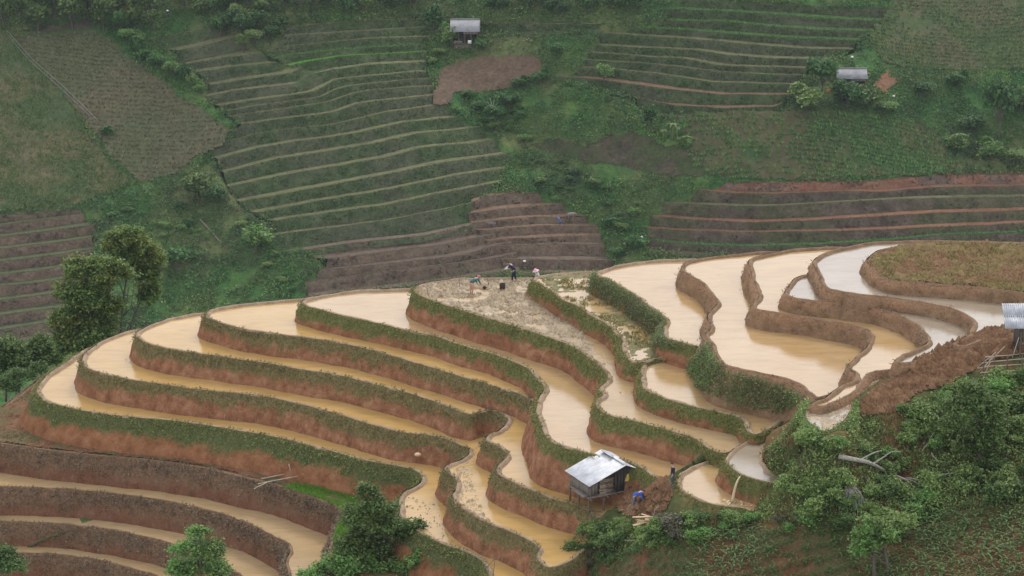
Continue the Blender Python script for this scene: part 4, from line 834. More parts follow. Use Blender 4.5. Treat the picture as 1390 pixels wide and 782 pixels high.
P[:, 2] += rg.uniform(0, 1, len(P))*np.clip(.5 + f + g, .1, 1.4)*1.1
lt = noise2(P[:, 0], P[:, 1], 11, 323) + rg.normal(0, .2, len(P)) > .28
for m, lf, lab in ((~lt, 'far', 'dark green undergrowth over the far hillside'), (lt, 'farl', 'light green grass patches over the far hillside')):
    c = P[m].mean(0); V, F = leaves(P[m] - c, rg, .5, 2, .6, .35); tag(link('undergrowth', mesh_np('undergrowth', V, F, LF[lf]), loc=c), lab, 'undergrowth', kind='stuff')
P = in_world(frame_poly, far_g, FY0, FY1, 90000, rg); P = P[not_used(P)]; f = noise2(P[:, 0], P[:, 1], 5, 327) + rg.normal(0, .2, len(P)); P = P[f > np.where(inside(to_px(P), SCRUBL), .0, .3)]
c = P.mean(0); V, F = blades(P - c, np.zeros_like(P), rg, (.4, 1.1), .09, 3, .7, 0, .7); tag(link('dry_grass', mesh_np('dry_grass', V, F, leafy('far_dry_grass', [(.12, .1, .06), (.19, .155, .1), (.1, .1, .05)])), loc=c), 'dry straw-coloured grass scattered over the far hillside', 'dry grass', kind='stuff')
# crop rows and weeds belong to their fields
def rows_in(poly, dz, dx, jit, rg, along=True):
    w = far_px(poly); lo, hi = w.min(0), w.max(0); ys = np.arange(lo[1], hi[1], dz); out = []
    for y in ys:
        xs = np.arange(lo[0], hi[0], dx) + rg.uniform(0, dx); out.append(np.c_[xs + rg.normal(0, jit, len(xs)), y + rg.normal(0, jit*.6, len(xs)) + 1.0*np.sin(xs/25)])
    Q = np.concatenate(out); V = np.c_[Q, far_g(Q[:, 0], Q[:, 1]) + .25]; return V[inside(to_px(V), poly)]
def field_veg(key, name, P, mat, size, k, rg, up=True, hgt=.4):
    c = np.array(FOBJ[key].location); V, F = blades(P - c, np.zeros_like(P), rg, (hgt*.6, hgt*1.3), size, k, .8, 0, .55)
    link(name, mesh_np(name, V, F, mat), FOBJ[key], kind='stuff')
M_STRAW = leafy('stubble', [(.078, .078, .039), (.169, .150, .091), (.117, .143, .058), (.286, .247, .156)], trans=.1)
M_FM = leafy('far_maize_leaves', [(.042, .120, .034), (.098, .225, .058), (.196, .345, .104)])
M_FW = leafy('far_weeds', [(.042, .090, .026), (.098, .180, .052), (.196, .255, .085), (.280, .270, .117)])
P = rows_in(FIELDS['stubble'][0], 1.25, .5, .16, rg); P = P[rg.random(len(P)) < .85]; field_veg('stubble', 'stubble_rows', P, M_STRAW, .12, 5, rg, hgt=.75)
P = in_world(FIELDS['stubble'][0], far_g, FY0, FY1, 9000, rg); P = P[noise2(P[:, 0], P[:, 1], 8, 331) > .12]; field_veg('stubble', 'weeds', P, M_FW, .1, 4, rg, hgt=.5)
P = in_world(FIELDS['weedy'][0], far_g, FY0, FY1, 26000, rg); m = noise2(P[:, 0], P[:, 1], 6, 332) + rg.normal(0, .25, len(P)) > .0
field_veg('weedy', 'weeds', P[m], M_FW, .13, 4, rg, hgt=.75); field_veg('weedy', 'dry_stalks', P[~m][::2], M_STRAW, .09, 4, rg, hgt=.6)
P = rows_in(FIELDS['maize'][0], 1.3, .75, .12, rg); P = P[noise2(P[:, 0], P[:, 1], 9, 333) + rg.normal(0, .3, len(P)) > -.35]; field_veg('maize', 'maize_rows', P, M_FM, .17, 7, rg, hgt=1.0)
P = rows_in(FIELDS['crop'][0], 1.15, .6, .14, rg); P = P[noise2(P[:, 0], P[:, 1], 9, 334) + rg.normal(0, .3, len(P)) > -.4]; field_veg('crop', 'crop_rows', P, M_FW, .16, 6, rg, hgt=.75)
# grass on the far terrace steps
M_RGRASS = leafy('riser_grass', [(.024, .050, .017), (.060, .102, .032), (.109, .160, .054), (.193, .219, .097)], patch=[(.088, .125, .050), (.131, .178, .079)], pscale=.12)
M_RDRY = leafy('riser_dry_grass', [(.037, .031, .025), (.083, .068, .052), (.135, .110, .083), (.208, .177, .125)], patch=[(.068, .075, .041), (.115, .115, .068)], pscale=.12)
M_TGRASS = leafy('tread_grass', [(.169, .152, .085), (.254, .220, .127), (.169, .203, .094)])
for root, Pm, Qm, foot, rm, tm, gname, i in step_edges:
    rg = np.random.default_rng(400 + i); n = len(Pm); Lm = np.linalg.norm(np.diff(Pm, axis=0), axis=1).sum()
    t = rg.random(int(Lm*(9 if rm is RG else 4)))*(n - 1); a = t.astype(int); fr = (t - a)[:, None]; s = rg.random((len(t), 1))
    top = Pm[a]*(1 - fr) + Pm[np.minimum(a+1, n-1)]*fr; bot = foot[a]*(1 - fr) + foot[np.minimum(a+1, n-1)]*fr
    X = top*(1 - s) + bot*s; X[:, 1] -= .12
    kp = noise2(X[:, 0], X[:, 2]*1.5 + X[:, 1], 4, 341) > (-.35 if rm is RG else .0); X = X[kp]
    c = np.array(root.location); V1 = blades(X - c, np.tile([0, -1.0, 0], (len(X), 1)), rg, (.3, .7), .1, 3, .35, .5, .4)
    link('riser_grass', mesh_np('riser_grass', *V1, M_RGRASS if rm is RG else M_RDRY), root, kind='stuff')
    t = rg.random(int(Lm*((6 if rm is RG else 3) if tm is TG else 2.5)))*(n - 1); a = t.astype(int); fr = (t - a)[:, None]
    X = Pm[a]*(1 - fr) + Pm[np.minimum(a+1, n-1)]*fr + np.c_[np.zeros(len(t)), rg.uniform(-.1, .9, len(t)), np.full(len(t), .05)]
    V1 = blades(X - c, np.zeros_like(X), rg, (.3, .8) if tm is TG else (.12, .35), .09, 4, .8, 0, .45)
    link('rim_grass', mesh_np('rim_grass', *V1, M_FM if tm is TG else (M_RICE if tm is TL else M_TGRASS)), root, kind='stuff')
# trees and bushes of the far hillside
FT = []
for v in range(4):
    rng = np.random.default_rng(500 + v); h = rng.uniform(1.0, 1.4)
    lum = [((rng.uniform(-.45, .45), rng.uniform(-.45, .45), rng.uniform(.5, 1.25)*h), rng.uniform(.35, .6), rng.uniform(.35, .6), rng.uniform(.3, .5)) for _ in range(6)]
    Vc, Fc = crown(lum, rng, 75, .2); Vs, Fs = tubes([limb((0, 0, -.4), (0, 0, .7*h), .06, .03, rng, .03, 5)] + [limb((0, 0, .4), l[0], .03, .01, rng, .05, 4) for l in lum])
    FT.append((Vc, Fc, mesh_np('trunk', Vs, Fs, BARK, True)))
FTM = {}
def far_tree(x, y, wpx, leaf, label, group, rng, name='bush', cat='bush', asp=1.0):
    p = far_px([(x, y)])[0]; p[2] = far_g(p[0], p[1]); q = ppm(p); s = wpx/q/1.7; v = int(rng.integers(4))
    if (v, leaf) not in FTM: FTM[(v, leaf)] = mesh_np('crown', FT[v][0], FT[v][1], LF[leaf])
    root = empty(name, p - np.array([0, 0, .2]), rng.uniform(0, 6.28)); root.scale = (s, s, s*asp*rng.uniform(.9, 1.15)); tag(root, label, cat, group)
    link('crown', FTM[(v, leaf)], root); link('trunk', FT[v][2], root); return root
rng = np.random.default_rng(9)
for n_, (x, y, w) in enumerate(sorted([(5,30,38),(28,22,36),(52,34,34),(75,20,40),(98,30,38),(120,18,42),(140,30,34),(160,16,38),(182,24,34),(200,14,34),(15,10,40),(60,6,40),(110,4,40),(160,2,40),(205,34,22)])):
    far_tree(x, y + 10, w, 'dark', ORD[n_] + ' dark forest tree from the left corner along the top edge', 'forest trees at top left', rng, 'forest_tree', 'tree', 1.2)
for n_, (x, y, w) in enumerate(sorted([(165,42,30),(172,58,24),(185,72,26),(198,82,22),(208,90,24),(222,98,22),(235,104,26),(250,110,24),(262,118,20),(270,126,16),(148,38,24),(190,60,20)])):
    far_tree(x, y, w, 'far' if rng.random() < .7 else 'mid', ORD[n_] + ' bush from the top in the hedge beside the stubble field', 'hedge bushes left of the steps', rng)
for n_, (x, y, w) in enumerate(sorted([(300,44,26),(318,38,26),(335,50,30),(352,40,28),(345,62,24),(368,52,22),(378,40,20),(330,66,18),(322,26,24)])):
    far_tree(x, y, w, 'far' if rng.random() < .6 else 'scrub', ORD[n_] + ' leafy bush from the left in the clump beside the upper middle steps', 'bush clump at the top', rng)
for n_, x in enumerate(range(250, 580, 22)):
    far_tree(x + rng.uniform(-5, 5), rng.uniform(8, 20), rng.uniform(22, 36), 'dark' if rng.random() < .5 else 'far', ORD[n_] + ' bush from the left in the top edge hedge before the upper house', 'hedge along the top edge', rng)
for n_, x in enumerate(range(665, 880, 20)):
    far_tree(x + rng.uniform(-5, 5), rng.uniform(6, 16), rng.uniform(18, 30), 'far', ORD[n_] + ' bush from the upper house in the top edge hedge to its right', 'hedge along the top edge', rng)
for i, (x, y, w, lf, lab, nm, asp) in enumerate([
 (268,272,44,'dark','dark round bush at the lower left corner of the central steps','bush',.9),(296,276,32,'far','paler bush joined to the dark one by the central steps','bush',.8),(348,340,44,'mid','light green small tree below the left end of the central steps','small_tree',.9),
 (240,372,42,'far','round blue-green bush on the slope right of the big trees','bush',.8),(146,184,22,'far','lone bush at the lower end of the thin pole line','bush',.7),
 (590,45,32,'far','tall bush left of the upper house','bush',1.3),(610,62,26,'mid','leafy small tree leaning over the upper house roof','small_tree',1.3),(652,70,22,'far','low bush right below the upper house','bush',.7),
 (820,112,24,'mid','round small tree alone among the upper right steps','small_tree',1.0),(884,182,26,'far','narrow dark tree left of the banana plant','small_tree',1.7),
 (1116,130,46,'far','dense dark tree left of the right-hand house','tree',1.35),(1150,146,46,'far','dark tree hiding the front of the right-hand house','tree',.95),(1094,150,46,'scrub','feathery lighter tree at the foot of the upper right steps','tree',.9),(1178,150,34,'dark','dark palm-like bush right of the right-hand house','bush',1.1),(1205,155,28,'mid','bright leafy bush below the red patch','bush',.7),
 (1355,188,52,'far','tall thin tree near the right edge of the far slope','tree',1.7),(1385,150,40,'farl','light green bush at the right edge','bush',.9),
 (735,112,26,'far','bush at the right end of the bare plot','bush',1.0),(706,120,24,'far','bush along the lower right edge of the bare plot','bush',.9),(690,148,34,'far','bush in the gully below the bare plot','bush',.8),(672,165,28,'far','bush at the head of the green gully','bush',.8),(650,150,22,'far','bush beside the bare branched tree','bush',.8),(757,78,26,'far','bush above the right end of the bare plot','bush',.8),(1300,120,34,'far','bush in the thicket right of the red patch, upper one','bush',.8),(1255,130,30,'far','bush in the thicket right of the red patch, nearest to it','bush',.7),(1300,205,34,'farl','bush at the left of the thicket below the tall tree','bush',.7),(1345,215,40,'mid','bush low in the thicket below the tall tree','bush',.7),(1380,225,36,'farl','bush at the right edge below the tall tree','bush',.7),(1320,180,34,'far','dark bush left of the tall thin tree','bush',.7),
 (930,200,22,'mid','leafy bush under the banana plant','bush',.8),(860,340,30,'far','bush at the lower end of the gully','bush',.7),(838,345,26,'far','bush behind the rim at the gully mouth','bush',.6),(830,310,24,'far','bush on the lower gully side','bush',.7)]):
    far_tree(x, y, w, lf, lab, None, rng, nm, 'tree' if 'tree' in nm or nm == 'tree' else 'bush', asp)
for k in range(75):
    t = rng.random(); x = 560 + 280*t + rng.normal(0, 25); y = 60 + 260*t + rng.normal(0, 22)
    if not_used(np.array([far_px([(x, y)])[0]]))[0] and y > 15:
        wv = rng.uniform(10, 20); lv = rng.choice(['far', 'far', 'mid', 'farl']); far_tree(x, y, wv, lv, ('tiny ' if wv < 13 else 'small ' if wv < 17 else 'fuller ') + {'far': 'dark', 'mid': 'mid green', 'farl': 'light'}[lv] + ' bush ' + where(x, y, FARM), 'small gully bushes', rng, asp=.7)
for k in range(46):
    x, y = rng.uniform(0, 420), rng.uniform(250, 440)
    wv = rng.uniform(8, 18); lv = rng.choice(['far', 'far', 'mid', 'scrub'])
    if inside(np.array([[x, y]]), SCRUBL)[0]: far_tree(x, y, wv, lv, ('tiny ' if wv < 11 else 'small ' if wv < 15 else 'fuller ') + {'far': 'dark', 'mid': 'mid green', 'scrub': 'olive'}[lv] + ' bush ' + where(x, y, FARM), 'small bushes left of centre', rng, asp=.6)
# ------------------------------------------------------------------ maize in front
MZ = []
M_MAIZE = leafy('maize_leaves', [(.05, .12, .03), (.085, .175, .045), (.13, .22, .07)], trans=.3)
def maize_mesh(v):
    rg = np.random.default_rng(600 + v); V, F, o = [], [], 0
    for k in range(8):
        a = k*2.4 + rg.uniform(-.4, .4); L = rg.uniform(.35, .6); z0 = .06 + .06*k; ri = rg.uniform(.5, .85)
        t = np.linspace(0, 1, 5); r = L*t*.8; z = z0 + L*(ri*t - .85*t*t*(1.1 - ri*.5)); w = .045*np.sin(np.pi*np.clip(t*.9 + .12, 0, 1))
        C = np.stack([r*np.cos(a), r*np.sin(a), z], 1); S = np.array([-np.sin(a), np.cos(a), 0])
        V.append(np.concatenate([C - S*w[:, None], C + S*w[:, None]])); i = np.arange(4); F.append(np.stack([i, i+1, i+6, i+5], 1) + o); o += 10
    return np.concatenate(V), np.concatenate(F)
MZv = [maize_mesh(v) for v in range(4)]
MZm = [mesh_np('leaf_whorl', *m, M_MAIZE) for m in MZv]
Vs, Fs = tube(np.array([[0, 0, -.08], [0, 0, .2], [.01, 0, .5]]), [.018, .015, .006], 5); MZs = mesh_np('stalk', Vs, Fs, M_MAIZE)
w = at_ground(MAIZE, near_ground, 150, 230); lo, hi = w[:, :2].min(0), w[:, :2].max(0); pts = []
rg = np.random.default_rng(61)
for r, y in enumerate(np.arange(lo[1], hi[1], .62)):
    xs = np.arange(lo[0], hi[0], .44) + rg.uniform(0, .6); pts.append(np.c_[xs + rg.normal(0, .09, len(xs)), y + rg.normal(0, .07, len(xs)) - xs*.12])
pts = np.concatenate(pts); pts = np.c_[pts, near_ground(pts[:, 0], pts[:, 1]) + .06]; px = to_px(pts)
ok = inside(px, MAIZE) & (px[:, 1] < 800) & (noise2(pts[:, 0], pts[:, 1], 4, 351) + rg.normal(0, .3, len(pts)) > -.85); pts = pts[ok]
pts = pts[np.argsort(pts[:, 1])]
vis = to_px(pts); near_i = [i for i in range(len(pts)) if vis[i, 1] < 784 and vis[i, 0] < 1392][:300]
rest = [i for i in range(len(pts)) if i not in set(near_i)]
for i in near_i:
    s = rg.uniform(.8, 1.35); root = empty('maize_plant', pts[i], rg.uniform(0, 6.28)); root.scale = (s, s, s)
    tag(root, 'young maize plant in the red field along the bottom at right', 'maize plant', 'maize plants of the near field')
    link('leaves', MZm[i % 4], root); link('stalk', MZs, root)
if rest:
    parts = []
    for i in rest:
        V, F = MZv[i % 4]; a = rg.uniform(0, 6.28); s = rg.uniform(.8, 1.3); Rm = np.array([[math.cos(a), -math.sin(a), 0], [math.sin(a), math.cos(a), 0], [0, 0, 1]]); parts.append((V @ Rm.T*s + pts[i], F))
    V, F = join(parts); c = V.mean(0); tag(link('maize_rows', mesh_np('maize_rows', V - c, F, M_MAIZE), loc=c), 'more distant rows of young maize in the red field', 'maize', kind='stuff')
carpet('undergrowth', [MAIZE], near_ground, 150, 230, 11000, .15, .14, 'fresh', 'low weeds between the maize plants', -.1, 1.4, 2)

# clods on the dug plots
for ob, poly, n in ((bpy.data.objects['dug_slope'], DUG, 26000), (bpy.data.objects['dug_plot'], MOUND, 3000)):
    P = in_world(poly, near_ground, 150, 230, n, rg); a = np.linspace(0, 2*np.pi, 5, endpoint=False)[None] + rg.uniform(0, 6, (len(P), 1)); s = .1*rg.lognormal(0, .5, len(P))
    V = np.zeros((len(P), 6, 3)); r = s[:, None]*rg.uniform(.6, 1.2, (len(P), 5)); V[:, :5, 0] = r*np.cos(a); V[:, :5, 1] = r*np.sin(a); V[:, :5, 2] = .02; V[:, 5, 2] = s*rg.uniform(.6, 1.1, len(P)) + .1; V += (P - np.array(ob.location))[:, None]
    i = np.arange(5); F = (np.arange(len(P))[:, None, None]*6 + np.stack([i, (i + 1) % 5, np.full(5, 5)], 1)[None]).reshape(-1, 3)
    link('clods', mesh_np('clods', V.reshape(-1, 3), F, M_DUG), ob, kind='stuff')
# ------------------------------------------------------------------ small builders for man-made things
def box(sx, sy, sz, bev=.0):
    V = np.array([[x, y, z] for x in (-.5, .5) for y in (-.5, .5) for z in (-.5, .5)])*np.array([sx, sy, sz])
    F = np.array([[0, 1, 3, 2], [4, 6, 7, 5], [0, 4, 5, 1], [2, 3, 7, 6], [0, 2, 6, 4], [1, 5, 7, 3]]); return V, F
def place(name, VF, mat, parent, loc=(0, 0, 0), rot=(0, 0, 0), smooth=False):
    me = VF if isinstance(VF, bpy.types.Mesh) else mesh_np(name, VF[0], VF[1], mat, smooth)
    o = link(name, me, parent, loc); o.rotation_euler = rot; return o
def pole(name, a, b, r, mat, parent=None, r1=None, wig=0.0, seed=0, k=6):
    rg = np.random.default_rng(seed); a, b = np.asarray(a, float), np.asarray(b, float); n = 5; t = np.linspace(0, 1, n)[:, None]
    P = (b - a)*t + rg.normal(0, 1, (n, 3))*wig*np.sin(np.pi*t)
    V, F = tube(P, np.linspace(r, r1 or r*.8, n), k); return link(name, mesh_np(name, V, F, mat, True), parent, tuple(a))
def corrugated(wd, ln, amp=.02, pitch=.15, n=None):
    """sheet in local x (across the waves) and y (down the slope), with thickness"""
    n = int(wd/pitch*6); x = np.linspace(0, wd, n); z = amp*np.sin(x/pitch*2*np.pi)
    V = np.concatenate([np.c_[x, np.full(n, y), z + dz] for dz in (0, -.012) for y in (0, ln)]); i = np.arange(n - 1)
    q = lambda a, b: np.stack([a*n + i, a*n + i + 1, b*n + i + 1, b*n + i], 1)
    return V, np.concatenate([q(0, 1), q(3, 2), q(2, 0), q(1, 3)])
M_TIN = plain('weathered_tin', (.4, .41, .44), .5, .2, .3, 1.5)
M_TIN2 = plain('pale_fibre_sheet', (.6, .6, .62), .8, 0, .25, 1.4)
M_FTIN = plain('far_grey_roof', (.25, .25, .26), .8, 0, .25, .8)
M_PLANK = plain('grey_plank', (.17, .14, .115), .85, 0, .4, 3.0, (1, 1, .3), .4)
M_LOG = plain('pale_split_log', (.33, .25, .17), .85, 0, .35, 5, bs=.4)
M_DARKW = plain('dark_plank', (.07, .058, .05), .9, 0, .4, 3.0, (1, 1, .3), .4)
M_POST = plain('post_wood', (.14, .1, .07), .85, 0, .4, 6)
M_BAMBOO = plain('dry_bamboo', (.42, .35, .26), .6, 0, .25, 3)
M_PALEW = plain('fresh_cut_wood', (.62, .43, .27), .75, 0, .25, 4)
M_STONE = earth('stone_base', [(.16, .13, .11), (.26, .22, .18)], 1.2, fine=4)
M_YEL = plain('yellow_cloth', (.65, .5, .1), .9, 0, .15, 8)
# ------------------------------------------------------------------ stilt hut
S0 = at_z([(799, 696)], -5.0)[0]; FL = -3.85
hut = empty('stilt_hut', (S0[0], S0[1], -5.05), math.atan2(-.889, .458)); tag(hut, 'small wooden hut on stilts with a pale tin gable roof, at the paddy edge', 'hut')
# local axes: x along the ridge towards the front, y to the right of that line is negative (left eave side is -y)
# front-left stilt is the origin; the body spans x -3.1..0, y 0..4.3 (towards the back right)
L_, Wd = 2.8, 5.0; zf = FL + 5.05; ze = zf + .98; RY = 2.8; zr = ze + 1.14
for x, y, g in ((0, 0, 0), (0, 1.25, .1), (0, 2.9, .6), (-1.5, 0, -.2), (-L_, 0, -.2), (-L_, 2.0, .2), (-L_, Wd, .4), (0, Wd, .7)):
    pole('stilt', (x, y, -.35), (x, y, zf + .02), .085, M_POST, hut, .075, .01, int(x*7 + y*3) % 50)
place('floor', box(L_ + .3, Wd + .3, .08), M_PLANK, hut, (-L_/2, Wd/2, zf + .0))
for y in (0.02, 1.4, 2.9, Wd - .02): place('floor_beam', box(L_ + .7, .09, .11), M_POST, hut, (-L_/2 + .1, y, zf - .1))
rg = np.random.default_rng(3)
fwall = place('front_wall', box(.08, Wd, .09), M_POST, hut, (-.05, Wd/2, zf + .08)); bwall = place('back_wall', box(.08, Wd, .09), M_POST, hut, (-L_ + .05, Wd/2, zf + .08))
swall = place('side_wall', box(L_ - .2, .07, .09), M_POST, hut, (-L_/2, .06, ze - .16)); swall2 = place('side_wall', box(L_ - .2, .07, .09), M_POST, hut, (-L_/2, Wd - .06, ze - .16))
roof = place('roof', box(L_ + .5, .09, .09), M_POST, hut, (-L_/2, RY, zr - .03))
def under(o, par):
    o.parent = par; o.location = Vector(o.location) - Vector(par.location); return o
def gable_h(y): return zf + (ze - zf) + (y/RY)*1.05 if y < RY else ze + 1.05 - (y - RY)/(Wd - RY)*.95
nb = 19; bwid = Wd/nb
for i in range(nb):
    y = (i + .5)*bwid
    for x, fr in ((0.0, True), (-L_, False)):
        if fr and (3.35 < y < 4.1): 
            h0 = zf + 1.35
            if gable_h(y) - h0 > .1: under(place('plank', box(.035, bwid*.94, gable_h(y) - h0), M_DARKW, hut, (x, y, (gable_h(y) + h0)/2)), fwall)
            continue
        if fr and .85 < y < 2.0: continue
        h = gable_h(y) - zf - .06; under(place('plank', box(.035, bwid*.93, h), M_DARKW if y > 2 else M_PLANK, hut, (x + rg.normal(0, .012), y, zf + .04 + h/2), (0, rg.normal(0, .01), 0)), fwall if fr else bwall)
for i in range(9):                                     # stacked split boards in the front wall
    zz = zf + .08 + i*.135; under(place('split_board', box(.07, 1.15 + rg.uniform(-.1, .12), .105), M_LOG if i % 3 else M_PLANK, hut, (.03 + rg.normal(0, .012), 1.43, zz), (rg.normal(0, .03), 0, rg.normal(0, .02))), fwall)
under(place('plank', box(.03, 1.15, .2), M_DARKW, hut, (-.03, 1.5, zf + 1.33)), fwall)
for s in range(13):                                     # left side wall, under the low eave
    x = -L_ + (s + .5)*L_/13; under(place('plank', box(L_/13*.93, .035, ze - zf - .1), M_PLANK, hut, (x, 0.0 + rg.normal(0, .012), (zf + ze)/2 - .02)), swall)
    under(place('plank', box(L_/13*.93, .035, ze - zf - .1), M_DARKW, hut, (x, Wd, (zf + ze)/2 - .02)), swall2)
place('side_shelf', box(1.5, .45, .1), M_PLANK, hut, (-.75, -.2, zf + .12), (.25, 0, 0))
place('doorway_post', box(.07, .07, 1.4), M_POST, hut, (.02, 3.35, zf + .7)); place('doorway_post', box(.07, .07, 1.4), M_POST, hut, (.02, 4.1, zf + .7))
pole('brace', (.25, .95, zf + 1.15), (.35, 2.3, zf - .05), .04, M_POST, hut, .035); pole('brace', (.1, 0, -.1), (.5, 1.5, -.25), .04, M_POST, hut, .03)
pole('brace', (.1, -.05, .35), (.2, 1.3, -.1), .035, M_PLANK, hut, .03)
# roof: overlapping sheets on both slopes, ridge cap
sl = math.atan2(1.14, 3.03); ovx = .45
for i in range(4):
    wds = (L_ + 2*ovx)/4 + .05
    o = place('roof_sheet', corrugated(wds, 3.25, .012, .19), M_TIN2, hut); o.location = (-L_ - ovx + i*(wds - .05), RY + .02, zr + .05 + .012*(i % 2)); o.rotation_euler = (sl, 0, 0)
    o.scale = (1, -1, 1); under(o, roof)
sr = math.atan2(1.1, 2.6)
for i in range(3):
    wds = (L_ + 2*ovx)/3 + .05
    o = place('roof_sheet', corrugated(wds, 2.85, .012, .19), M_TIN, hut); o.location = (-L_ - ovx + i*(wds - .05), RY - .02, zr + .05 + .012*(i % 2)); o.rotation_euler = (-sr, 0, 0); under(o, roof)
under(place('ridge_cap', box(L_*.55, .34, .03), M_TIN, hut, (-L_*.72, RY - .1, zr + .1), (-.35, 0, .0)), roof)
under(place('ridge_cap', box(L_*.62, .26, .03), M_TIN2, hut, (-L_*.2, RY + .02, zr + .075), (.1, 0, 0)), roof)
for y in (.05, 1.3, RY, 3.4, Wd - .05):
    h = (zr - (RY - y)*math.tan(sl) if y <= RY else zr - (y - RY)*math.tan(sr)) - .07
    pole('rafter_pole', (-L_ - .35, y, h), (.4, y, h), .045, M_POST, hut)
# yellow cloth in the doorway
cl = np.array([[0, -.06, .5], [0, .06, .52], [.02, -.28, 0], [.05, .25, .02], [.04, -.05, -.03]]); cl = np.r_[cl, cl - np.array([.015, 0, 0])]
cf = np.array([[0, 2, 4], [0, 4, 1], [1, 4, 3], [5, 9, 7], [5, 6, 9], [6, 8, 9]])
yc = place('hanging_cloth', (cl, cf), M_YEL, None); yc.parent = None
mw = hut.matrix_basis; yc.location = hut.matrix_basis @ Vector((.12, 3.15, zf + .8)); yc.rotation_euler = hut.rotation_euler
tag(yc, 'yellow cloth hanging at the doorway of the stilt hut', 'cloth')
# ------------------------------------------------------------------ tin roofed shelter at the right edge
G1 = gY(1384, 494); sh_ = empty('tin_roof_shelter', (G1[0], G1[1], G1[2] - .1)); tag(sh_, 'shelter with a white corrugated roof cut by the right edge', 'shelter')
for x, y in ((0, 0), (3.2, 0), (0, 2.6), (3.2, 2.6)): pole('post', (x, y, -.3), (x, y, 2.9 + (.95 if y > 0 else 0)), .075, M_POST, sh_)
pit = math.atan2(1.25, 1.75)
sroof = place('roof', box(4.2, .08, .09), M_POST, sh_, (.9, 1.3, 4.02))
for r in range(2):
    for i in range(5):
        o = place('roof_sheet', corrugated(.92, 1.15, .028, .155), M_TIN, sh_); o.scale = (1, -1, 1)
        o.location = (-1.25 + i*.86, 1.35 - r*.86, 4.15 - r*.86*math.tan(pit) + .02*(1 - r)); o.rotation_euler = (pit, 0, .04); under(o, sroof)
for x in (-1.1, .2, 1.6, 3.0): place('rafter', box(.07, 2.1, .08), M_POST, sh_, (x, .45, 3.42), (pit, 0, 0))
for i in range(9): place('wall_board', box(.2, .03, 1.15), M_PLANK if i % 3 else M_DARKW, sh_, (.0 + i*.21, .1, 2.3 + rg.normal(0, .02)))
for i in range(9): place('wall_board', box(.03, .28, 2.4), M_DARKW, sh_, (-.02, .3 + i*.29, 2.0))
place('bench_board', box(1.6, .5, .07), M_PLANK, sh_, (.85, -.05, 1.68))
pole('prop', (-.55, -.1, .6), (-.15, .0, 2.1), .035, M_BAMBOO, sh_)
fence = empty('bamboo_fence', gY(1350, 500)); tag(fence, 'broken bamboo rail fence below the white roofed shelter', 'fence'); f0 = np.array(fence.location)
for i, (x0, y0, x1, y1) in enumerate([(1335,484,1400,478),(1332,492,1402,485),(1326,499,1404,492),(1330,505,1400,500),(1338,510,1396,506)]):
    A, B = gY(x0, y0 + 12), gY(x1, y1 + 12); h = np.array([0, 0, .6]); pole('rail', A + h - f0, B + h - f0, .04, M_BAMBOO, fence, .03, .05, i)
for i, (x, y) in enumerate([(1348,512),(1366,510),(1386,508),(1334,512),(1399,505)]):
    A = gY(x, y); pole('post', A - f0 - np.array([0, 0, .3]), A - f0 + np.array([.05, 0, 1.6]), .045, M_POST, fence, .035, .02, 9 + i)
for i, (x0, y0, x1, y1) in enumerate([(1328,497,1364,470),(1330,500,1347,484),(1334,506,1344,492),(1326,492,1352,478)]):
    A, B = gY(x0, y0 + 8), gY(x0, y0 + 8) + (at_y([(x1, y1)], gY(x0, y0 + 8)[1])[0] - at_y([(x0, y0 + 8)], gY(x0, y0 + 8)[1])[0]); pole('leaning_pole', A - f0, B - f0, .035, M_BAMBOO, fence, .025, .03, 20 + i)
# ------------------------------------------------------------------ far houses
def far_house(x, ybase, wpx, hpx, roofpx, label, stone=True):
    p = far_px([(x, ybase)])[0]; q = ppm(p); w, h, rf = wpx/q, hpx/q, roofpx/q
    H = empty('farm_house', p); tag(H, label, 'house'); D = 4.5
    if stone:
        place('stone_base', box(w*.72, D*.7, 1.6), M_STONE, H, (-.1, 1.2, .4))
    b0 = 1.15 if stone else .2
    place('floor', box(w*.86, D, .14), M_DARKW, H, (0, 1.6, b0 + .1))
    for i in range(5):
        for y in (-.4, 3.6): pole('post', (-w*.42 + i*w*.21, y, 0), (-w*.42 + i*w*.21, y, h + .1), .1, M_POST, H)
    for i in range(14):                                  # back and side boards
        place('wall_board', box(w*.86/14*.94, .05, h - b0), M_DARKW, H, (-w*.43 + (i + .5)*w*.86/14, 2.0, (h + b0)/2))
    for i in range(7):
        for s in (-1, 1): place('wall_board', box(.05, .32, h - b0), M_DARKW, H, (s*w*.43, .1 + i*.34 - .3, (h + b0)/2))
    for i in range(8): place('lattice_board', box(w*.5/8*.9, .05, .7), M_PLANK, H, (-w*.02 + i*w*.5/8*.93, -.45, h - .3))
    for i in range(6): place('railing_board', box(w*.3/6*.85, .05, .75), M_PLANK, H, (-w*.36 + i*w*.3/6, -.45, b0 + .55))
    rfm = None; pit = R(28); Ls = rf/(math.sin(pit)*.97 + math.cos(pit)*.19); n = 8; rfm = place('roof', box(w*.9, .12, .12), M_POST, H, (0, -.75 + Ls*math.cos(pit), h + Ls*math.sin(pit) - .1))
    for sgn in (-1, 1):
        for i in range(n):
            o = place('roof_sheet', corrugated(w/n + .06, Ls, .03, .3), M_FTIN, H); top = h + Ls*math.sin(pit)
            o.location = (-w/2 + i*w/n, -.75 + Ls*math.cos(pit), top + .012*(i % 2)); o.scale = (1, sgn, 1); o.rotation_euler = (pit*(1 if sgn < 0 else -1), 0, 0); under(o, rfm)
    under(place('ridge_cap', box(w + .1, .35, .06), M_FTIN, H, (0, -.75 + Ls*math.cos(pit), h + Ls*math.sin(pit) + .05)), rfm)
    return H
hA = far_house(631, 66, 40, 24, 17, 'upper house on posts with a grey roof and stone base, above the bare plot')
